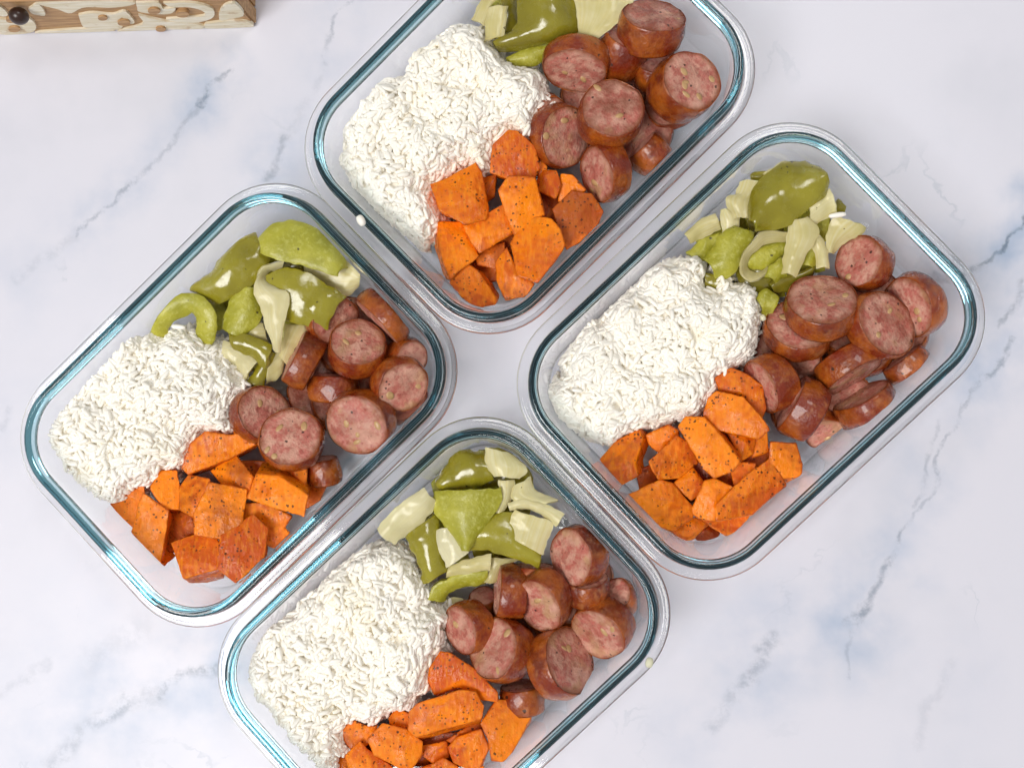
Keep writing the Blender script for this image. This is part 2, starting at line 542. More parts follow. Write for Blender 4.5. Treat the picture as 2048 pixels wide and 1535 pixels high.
prof = [(-0.021, 0.0007), (-0.019, 0.0007), (-0.0172, -0.0002), (-0.0150, -0.0002), (-0.0082, 0.0016), (-0.0046, 0.0090), (-0.0028, 0.0250), (0.0008, 0.0440),
        (0.0016, 0.0466), (0.0024, 0.0470), (0.0072, 0.0470), (0.0080, 0.0473), (0.0085, 0.0482), (0.0083, 0.0490), (0.0076, 0.0494), (0.0060, 0.0495), (0.0056, 0.0498), (0.0052, 0.0495),
        (0.0032, 0.0494), (0.0023, 0.0499), (0.0019, ZR - .0003), (0.0015, ZR), (0.0012, ZR), (-0.0016, ZR), (-0.0021, ZR), (-0.0025, ZR - .0004)]
prof += [(inset(z), z) for z in (0.049, 0.040, 0.030, 0.022, 0.018, 0.015, 0.012, 0.009, 0.0066, 0.0048, 0.0038)]
prof += [(-0.0184, 0.0033), (-0.021, 0.0033)]
bowl_m = loft('bowl', chaikin(prof, 2), False)
bowl_m.materials.append(M['glass'])
zb = ZR + 0.00006
rp = [(0.0012, zb), (0.0016, zb + .0002), (0.0019, zb + .0012), (0.0019, 0.0560), (0.0017, 0.0574), (0.0011, 0.0580), (0.0003, 0.0582), (-0.0005, 0.0582), (-0.0012, 0.0580), (-0.0017, 0.0574), (-0.0019, 0.0562), (-0.0022, zb + .0012), (-0.0020, zb + .0002), (-0.0016, zb)]
rim_m = loft('rim', chaikin(rp, 1) , True)
rim_m.materials.append(M['rim'])
GLAB = dict(L='clear glass food box whose rice meets a curled green pepper ring', T='clear glass food box holding the large folded dark green pepper',
            R='clear glass food box with a round olive pepper cap on its onions', B='clear glass food box with a broad pale onion petal leaning on its wall')
for k in 'LTRB':
    x, y, th = BOX[k]
    o = bpy.data.objects.new('glass_food_box', bowl_m)
    C.objects.link(o)
    o.location = (x, y, 0)
    o.rotation_euler = (0, 0, th)
    tag(o, GLAB[k], 'food box', 'four filled glass food boxes')
    q = bpy.data.objects.new('rim', rim_m)
    C.objects.link(q)
    q.parent = o
    q['label'] = 'thick teal tinted glass rim'

# ------------------------------------------------------------------ sausage slices
def sausage(box, crop, cx, cyy, a, b, ang, z, th, bits, look, desc):
    """face ellipse (centre, half axes in crop pixels); ang = picture direction in which the casing shows; z face height; th thickness"""
    s = sc(crop)
    x, y = px(crop, cx, cyy)
    zc = zf(z)
    c0 = P(x, y, zc)
    mpp = (P(x + 10, y, zc) - c0).length / 10
    Rr = a * s * mpp
    tilt = math.acos(max(0.03, min(0.999, b / a)))
    d2 = (P(x + 10 * math.cos(math.radians(ang)), y + 10 * math.sin(math.radians(ang)), zc) - c0).normalized()
    vw = (Vector((0, 0, CAM_H)) - c0).normalized()
    d2 = (d2 - vw * d2.dot(vw)).normalized()
    n = vw * math.cos(tilt) - d2 * math.sin(tilt)
    xa = n.orthogonal().normalized()
    ya = n.cross(xa)
    mw = Matrix(((xa.x, ya.x, n.x, c0.x), (xa.y, ya.y, n.y, c0.y), (xa.z, ya.z, n.z, c0.z), (0, 0, 0, 1)))
    T = th * 0.001 * (0.86 if b / a > 0.5 else 1.0)
    NS = 40
    sd = random.uniform(0, 100)
    el, ph = random.uniform(0, 0.08), random.uniform(0, 6.28)
    sk = random.uniform(-0.12, 0.12)
    def wob(t):
        return 1 + el * math.cos(2 * (t - ph)) + 0.045 * noise.noise((math.cos(t) * 1.4 + sd, math.sin(t) * 1.4, 0))
    def build(rings, caps):
        vs, rad = [], []
        for r, zz in rings:
            for i in range(NS):
                t = 2 * math.pi * i / NS
                q = r * wob(t)
                zz2 = zz + sk * q * math.cos(t - ph) * (1 if zz < -T * 0.5 else 0.25)
                vs.append((q * math.cos(t), q * math.sin(t), zz2))
                rad.append(min(1.0, r / Rr))
        fs = []
        for k in range(len(rings) - 1):
            for i in range(NS):
                j = (i + 1) % NS
                fs.append((k * NS + i, (k + 1) * NS + i, (k + 1) * NS + j, k * NS + j))
        if caps:
            m = len(vs)
            vs += [(0, 0, rings[0][1]), (0, 0, rings[-1][1])]
            rad += [0, 0]
            e = (len(rings) - 1) * NS
            for i in range(NS):
                j = (i + 1) % NS
                fs.append((m, i, j))
                fs.append((m + 1, e + j, e + i))
        return vs, fs, rad
    i0 = Rr - 0.0006
    meat_r = [(Rr * f, 0.0006 * (1 - f * f)) for f in (0.12, 0.25, 0.38, 0.5, 0.62, 0.73, 0.83, 0.91)] + [(i0 * 0.985, -0.0001), (i0, -0.0009), (i0, -T + 0.0009), (i0 * 0.96, -T), (i0 * 0.5, -T)]
    vs, fs, rad = build(meat_r, True)
    vs = np.array(vs)
    for q in range(len(vs)):
        vs[q, 2] += 0.0007 * noise.noise((vs[q, 0] * 140 + sd, vs[q, 1] * 140, vs[q, 2] * 60)) + 0.0003 * noise.noise((vs[q, 0] * 420 + sd, vs[q, 1] * 420, 3))
    cas_r = [(i0 - 0.0001, -0.0007), (Rr - 0.0006, 0.0002), (Rr - 0.0003, 0.0), (Rr, -0.0009), (Rr + 0.0005, -T * 0.25), (Rr + 0.0009, -T * 0.5), (Rr + 0.0005, -T * 0.75), (Rr, -T + 0.0009), (Rr - 0.0003, -T), (i0 - 0.0001, -T + 0.0007)]
    cv, cf, _ = build(cas_r, False)
    cv = np.array(cv)
    for q in range(len(cv)):
        f = 0.0006 * noise.noise((cv[q, 0] * 150 + sd, cv[q, 1] * 150, cv[q, 2] * 220))
        cv[q, :2] *= 1 + f / Rr
    Rm = np.array(mw)[:3, :3]
    tr = np.array(mw)[:3, 3]
    inv = np.linalg.inv(Rm)
    def clampl(v):
        wv = keep_inside(v @ Rm.T + tr, box)
        return (wv - tr) @ inv.T
    me = mesh_np('sausage_slice', clampl(vs), fs)
    at = me.attributes.new('rad', 'FLOAT', 'POINT')
    at.data.foreach_set('value', np.array(rad, dtype=np.float32))
    o = link('sausage_slice', me, M['meat'], matrix=mw)
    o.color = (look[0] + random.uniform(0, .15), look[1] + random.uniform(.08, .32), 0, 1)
    tag(o, f'{desc} {INBOX[box]}', 'sausage', 'sausage slices ' + INBOX[box])
    link('casing', mesh_np('casing', clampl(cv), cf), M['casing'], parent=o)
    for k in range(bits):
        r_, t_ = Rr * random.uniform(0.25, 0.82), random.uniform(0, 6.28)
        ra, rb, ro = random.uniform(0.0016, 0.0031), random.uniform(0.0013, 0.0022), random.uniform(0, 3.14)
        bv, bf = [], []
        for j, (f, hh) in enumerate(((1.0, -0.0006), (0.9, 0.0001), (0.55, 0.00035))):
            for i in range(12):
                t = 2 * math.pi * i / 12
                ex, ey = ra * f * math.cos(t), rb * f * math.sin(t)
                X = r_ * math.cos(t_) + ex * math.cos(ro) - ey * math.sin(ro)
                Y = r_ * math.sin(t_) + ex * math.sin(ro) + ey * math.cos(ro)
                base = 0.0006 * (1 - (X * X + Y * Y) / Rr ** 2) + 0.0007 * noise.noise((X * 140 + sd, Y * 140, 0))
                bv.append((X, Y, base + hh))
        bv.append((sum(p[0] for p in bv[24:36]) / 12, sum(p[1] for p in bv[24:36]) / 12, bv[30][2] + 0.0001))
        for j in range(2):
            for i in range(12):
                bf.append((j * 12 + i, j * 12 + (i + 1) % 12, (j + 1) * 12 + (i + 1) % 12, (j + 1) * 12 + i))
        bf += [(24 + i, 24 + (i + 1) % 12, 36) for i in range(12)]
        link('cheese_bit', mesh_np('cheese_bit', bv, bf), M['cheese'], parent=o)
    return o

UP, ED = 'sausage slice cut face up', 'sausage slice on edge'
SAUS = [  # slices lowest in the pile are coloured darker to paint the gap shade
 # left box
 ('L', 'L2', 1000, 1080, 240, 225, 100, 16, 11, 0, (0, .5), 'dark sausage slice lowest in the pile'),
 ('L', 'L2', 1450, 620, 240, 225, 60, 15, 11, 0, (0, .4), 'dark sausage slice lowest in the pile'),
 ('L', 'L2', 960, 830, 215, 24, 88, 20, 14, 0, (0, 0), 'brown sausage slice on edge beneath a round slice'),
 ('L', 'L3', 1810, 400, 140, 20, 80, 17, 13, 0, (0, 0), 'brown sausage slice on edge under pink slice'),
 ('L', 'L2', 990, 330, 240, 215, 200, 30, 15, 0, (0, .5), 'dark sausage slice half under the pepper'),
 ('L', 'L2', 1690, 690, 180, 150, 200, 27, 13, 1, (.3, .2), 'small sausage slice behind another by the glass'),
 ('L', 'L2', 1365, 345, 285, 34, -43, 30, 9.5, 0, (0, 0), 'thin sausage slice on edge touching the glass'),
 ('L', 'L2', 590, 655, 270, 22, 25, 30, 13.5, 0, (0, 0), 'long sausage slice on edge beside the onion'),
 ('L', 'L2', 1615, 950, 250, 215, 228, 37, 14, 2, (.35, 0), 'tan sausage slice leaning on the rounded glass corner'),
 ('L', 'L2', 1190, 525, 262, 215, 95, 42, 17, 2, (.2, 0), 'plump upright sausage slice'),
 ('L', 'L2', 325, 1190, 265, 235, 160, 34, 15, 3, (0, 0), 'pale pink sausage slice touching the rice'),
 ('L', 'L2', 1175, 1300, 300, 262, -38, 42, 17, 5, (.15, .25), 'seared sausage slice with a black edge'),
 ('L', 'L3', 1555, 215, 252, 236, 62, 44, 14, 4, (0, 0), 'pale pink sausage slice on top of sweet potato'),
 # top box
 ('T', 'T1', 1150, 600, 200, 190, 100, 16, 11, 0, (0, .5), 'dark sausage slice lowest in the pile'),
 ('T', 'T1', 1330, 900, 190, 180, 100, 15, 10, 0, (0, .5), 'dark sausage slice lowest in the pile'),
 ('T', 'T1', 1420, 430, 150, 70, 100, 24, 12, 0, (0, .4), 'small dark sausage slice behind two large ones'),
 ('T', 'T1', 700, 790, 130, 100, 200, 25, 12, 0, (0, .3), 'small sausage slice half buried in rice'),
 ('T', 'T1', 1300, 995, 140, 18, 46, 18, 13, 0, (0, 0), 'sausage slice on edge against the glass'),
 ('T', 'T1', 1225, 260, 165, 70, 118, 36, 20, 0, (0, .6), 'glossy brown sausage slice under a bigger one'),
 ('T', 'T1', 790, 935, 212, 165, 188, 33, 14, 2, (.3, .15), 'tan sausage slice touching rice and sweet potato'),
 ('T', 'T1', 1000, 1190, 195, 112, -15, 33, 15, 2, (.1, .1), 'sausage slice tilted toward the sweet potato'),
 ('T', 'T1', 850, 485, 218, 150, -78, 38, 13, 2, (0, .15), 'pink sausage slice tilted toward the rice'),
 ('T', 'T1', 1655, 550, 222, 178, 142, 44, 23, 6, (0, .1), 'big bias cut sausage slice with many cheese spots'),
 ('T', 'T1', 1395, 105, 212, 108, 103, 50, 18, 1, (0, .65), 'tall browned sausage end beside the onion'),
 ('T', 'T1', 1112, 735, 226, 188, 108, 46, 17, 2, (.1, .55), 'round browned sausage slice amid the pile'),
 # right box
 ('R', 'R2', 900, 1100, 220, 210, 90, 15, 10, 0, (0, .5), 'dark sausage slice lowest in the pile'),
 ('R', 'R2', 1300, 500, 240, 225, 90, 15, 10, 0, (0, .5), 'dark sausage slice lowest in the pile'),
 ('R', 'R2', 1050, 850, 165, 140, 100, 25, 12, 0, (0, .4), 'small dark sausage slice between bigger ones'),
 ('R', 'R2', 650, 1060, 232, 185, 275, 26, 14, 1, (.1, .5), 'wrinkled sausage slice below two stacked ones'),
 ('R', 'R3', 1070, 970, 175, 120, 245, 17, 11, 1, (.4, .1), 'pale ragged sausage slice by the bare glass floor'),
 ('R', 'R2', 1545, 1050, 190, 24, 52, 22, 13, 0, (0, 0), 'sausage slice on edge beneath a leaning one'),
 ('R', 'R2', 1600, 620, 275, 205, -22, 35, 16, 2, (.3, 0), 'sausage slice with a hole facing the bare wall'),
 ('R', 'R2', 1180, 220, 238, 200, 22, 37, 16, 1, (0, .15), 'smooth sausage slice touching the onions'),
 ('R', 'R3', 1370, 640, 265, 70, 58, 29, 15, 0, (.2, .2), 'sausage slice on edge facing its twin'),
 ('R', 'R2', 1150, 1205, 268, 66, 236, 31, 13, 0, (.2, .1), 'sausage slice leaning with face toward the glass'),
 ('R', 'R3', 770, 700, 270, 40, 28, 29, 14, 0, (0, 0), 'shiny sausage slice on edge by the sweet potato'),
 ('R', 'R3', 520, 570, 245, 125, -24, 35, 16, 0, (.25, 0), 'sausage slice pressed between rice and sweet potato'),
 ('R', 'R2', 675, 760, 285, 215, 102, 37, 13, 1, (0, 0), 'sausage slice directly under the topmost oval one'),
 ('R', 'R2', 1430, 755, 302, 215, 164, 46, 14, 2, (.1, .35), 'oval sausage slice leaning over the right pair'),
 ('R', 'R2', 870, 545, 310, 215, 98, 48, 15, 2, (0, .2), 'topmost oval sausage slice'),
 # bottom box
 ('B', 'B2', 1250, 900, 230, 220, 90, 15, 10, 0, (0, .5), 'dark sausage slice lowest in the pile'),
 ('B', 'B2', 1000, 650, 220, 210, 90, 15, 10, 0, (0, .5), 'dark sausage slice lowest in the pile'),
 ('B', 'B2', 590, 700, 130, 95, 90, 18, 11, 0, (.2, .3), 'small dull sausage piece under the pepper'),
 ('B', 'B2', 1080, 425, 190, 32, 90, 25, 12, 0, (0, 0), 'sausage slice on edge under the pepper tip'),
 ('B', 'B5', 520, 870, 215, 70, 82, 23, 14, 0, (.3, 0), 'sausage slice on edge under two fat ones'),
 ('B', 'B2', 1820, 690, 165, 140, 28, 28, 14, 0, (0, .4), 'small dark sausage slice against the glass corner'),
 ('B', 'B2', 720, 650, 245, 34, 6, 31, 13, 0, (0, 0), 'glossy sausage slice on edge below onion'),
 ('B', 'B2', 1560, 540, 195, 100, 86, 35, 15, 0, (0, .3), 'glossy sausage slice under the oval one'),
 ('B', 'B2', 375, 1020, 235, 140, -20, 36, 15, 1, (.1, .45), 'wrinkled brown sausage slice touching the rice'),
 ('B', 'B2', 1650, 1065, 288, 190, -52, 38, 16, 2, (.3, .1), 'sausage slice tilted toward the bare glass corner'),
 ('B', 'B5', 1025, 610, 360, 240, 163, 42, 18, 2, (.3, 0), 'fat oval sausage slice near the bare glass floor'),
 ('B', 'B5', 230, 485, 325, 245, 12, 43, 18, 2, (.15, .3), 'fat sausage slice touching the sweet potato'),
 ('B', 'B2', 1100, 800, 272, 178, -47, 43, 16, 1, (.4, 0), 'pale sausage slice in the middle of the pile'),
 ('B', 'B2', 1400, 345, 282, 192, -14, 45, 16, 0, (.1, 0), 'smooth oval sausage slice beside the square onion'),
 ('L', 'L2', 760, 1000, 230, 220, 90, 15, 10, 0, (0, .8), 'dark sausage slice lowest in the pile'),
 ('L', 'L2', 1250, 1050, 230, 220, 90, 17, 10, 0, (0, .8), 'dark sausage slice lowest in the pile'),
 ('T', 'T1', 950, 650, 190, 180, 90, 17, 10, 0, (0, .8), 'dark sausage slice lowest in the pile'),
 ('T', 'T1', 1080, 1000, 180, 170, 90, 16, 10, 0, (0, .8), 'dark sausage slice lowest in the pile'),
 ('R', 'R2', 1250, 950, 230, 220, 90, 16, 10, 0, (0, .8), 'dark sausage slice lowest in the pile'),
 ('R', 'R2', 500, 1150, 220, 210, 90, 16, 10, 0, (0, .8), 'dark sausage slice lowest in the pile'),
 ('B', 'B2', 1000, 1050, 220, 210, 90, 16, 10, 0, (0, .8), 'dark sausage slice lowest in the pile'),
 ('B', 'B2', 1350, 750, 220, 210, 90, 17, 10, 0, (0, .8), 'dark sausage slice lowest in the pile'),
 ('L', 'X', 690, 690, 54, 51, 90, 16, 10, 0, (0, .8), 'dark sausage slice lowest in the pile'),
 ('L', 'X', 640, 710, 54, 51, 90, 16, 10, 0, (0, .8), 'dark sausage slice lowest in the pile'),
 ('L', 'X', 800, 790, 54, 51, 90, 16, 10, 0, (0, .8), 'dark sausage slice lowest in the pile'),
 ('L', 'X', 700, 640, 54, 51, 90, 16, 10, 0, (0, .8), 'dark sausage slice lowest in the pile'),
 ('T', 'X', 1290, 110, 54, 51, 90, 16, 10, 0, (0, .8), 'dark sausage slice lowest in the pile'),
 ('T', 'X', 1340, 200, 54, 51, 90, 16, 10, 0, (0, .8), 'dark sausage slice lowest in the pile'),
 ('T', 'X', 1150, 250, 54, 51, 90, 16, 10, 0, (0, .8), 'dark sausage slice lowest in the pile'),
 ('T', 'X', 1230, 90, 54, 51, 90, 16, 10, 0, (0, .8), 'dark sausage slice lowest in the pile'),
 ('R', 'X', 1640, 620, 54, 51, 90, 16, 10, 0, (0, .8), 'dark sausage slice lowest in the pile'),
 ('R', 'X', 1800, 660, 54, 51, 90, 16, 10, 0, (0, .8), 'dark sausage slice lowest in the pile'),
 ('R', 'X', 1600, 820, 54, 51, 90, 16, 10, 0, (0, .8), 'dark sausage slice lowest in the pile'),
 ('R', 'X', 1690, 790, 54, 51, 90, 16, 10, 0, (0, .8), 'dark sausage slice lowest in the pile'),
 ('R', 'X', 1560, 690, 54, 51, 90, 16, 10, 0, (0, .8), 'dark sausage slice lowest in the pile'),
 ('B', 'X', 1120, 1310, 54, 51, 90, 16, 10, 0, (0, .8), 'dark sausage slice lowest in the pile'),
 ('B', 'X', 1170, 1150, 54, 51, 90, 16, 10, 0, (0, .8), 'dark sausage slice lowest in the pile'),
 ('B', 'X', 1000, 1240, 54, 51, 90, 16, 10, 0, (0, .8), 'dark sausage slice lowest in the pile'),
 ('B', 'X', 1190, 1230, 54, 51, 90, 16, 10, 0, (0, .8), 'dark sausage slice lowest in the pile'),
]
for r in SAUS:
    o = sausage(*r)
    if 'black edge' in r[-1]:
        # charred patch on the casing
        cas = o.children[0]
        cas.data.materials.append(M['char'])
        for p in cas.data.polygons:
            wc = o.matrix_world @ p.center
            lc = p.center
            dv = (wc - P(648, 875, wc.z)).to_2d().length
            if dv < 0.011:
                p.material_index = 1

# ------------------------------------------------------------------ sweet potato chunks
POT = dict(r='roasted sweet potato chunk touching the rice', g='roasted sweet potato chunk against the glass', m='roasted sweet potato chunk atop the pile',
           u='sweet potato chunk half hidden beneath others', s='roasted sweet potato chunk beside the sausage', d='dark sweet potato chunk at the bottom',  # d chunks: shade of the gaps is put into their dark colour
           c='small sweet potato crumb')
pot_raw = []
def potato(box, crop, poly, z, side, drop, code, col=(0, 0), grow=1.0):
    zt = zf(z)
    dp = drop * 0.001
    zb = max(0.0055, zt - dp)
    top = [P(*px(crop, x, y), zt) for x, y in poly]
    bot = [P(*px(crop, x + side[0], y + side[1]), zb) for x, y in poly]
    cen = sum(bot, Vector()) / len(bot)
    tcn = sum(top, Vector()) / len(top)
    gx, gy = random.uniform(-.25, .25), random.uniform(-.25, .25)
    bm = bmesh.new()
    vt = []
    for p in top:
        q = tcn + (p - tcn) * 1.10
        q.z += gx * (p.x - tcn.x) + gy * (p.y - tcn.y) + 0.0006
        vt.append(bm.verts.new(q))
    ct_ = bm.verts.new(tcn + Vector((random.uniform(-.004, .004), random.uniform(-.004, .004), random.uniform(0.0010, 0.0032))))
    vb = [bm.verts.new(cen + (p - cen) * random.uniform(.86, .98) * grow) for p in bot]
    n = len(vt)
    ar = sum(top[i].x * top[(i + 1) % n].y - top[(i + 1) % n].x * top[i].y for i in range(n))
    if ar < 0:
        vt.reverse()
        vb.reverse()
    for i in range(n):
        bm.faces.new((vt[i], vt[(i + 1) % n], ct_))
    bm.faces.new(list(reversed(vb)))
    for i in range(n):
        j = (i + 1) % n
        bm.faces.new((vt[i], vb[i], vb[j], vt[j]))
    me = bpy.data.meshes.new('sweet_potato_chunk')
    bm.to_mesh(me)
    bm.free()
    o = bpy.data.objects.new('sweet_potato_chunk', me)
    C.objects.link(o)
    md = o.modifiers.new('r', 'REMESH')
    md.mode = 'VOXEL'
    md.voxel_size = 0.00062 if code != 'c' else 0.0004
    sm = o.modifiers.new('s', 'SMOOTH')
    sm.factor = 0.5
    sm.iterations = 1 if code != 'c' else 1
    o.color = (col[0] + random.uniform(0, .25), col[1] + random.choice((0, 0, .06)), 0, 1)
    tag(o, (POT[code] if code in POT else code) + ' ' + INBOX[box], 'sweet potato', 'sweet potato chunks ' + INBOX[box])
    pot_raw.append((o, box))

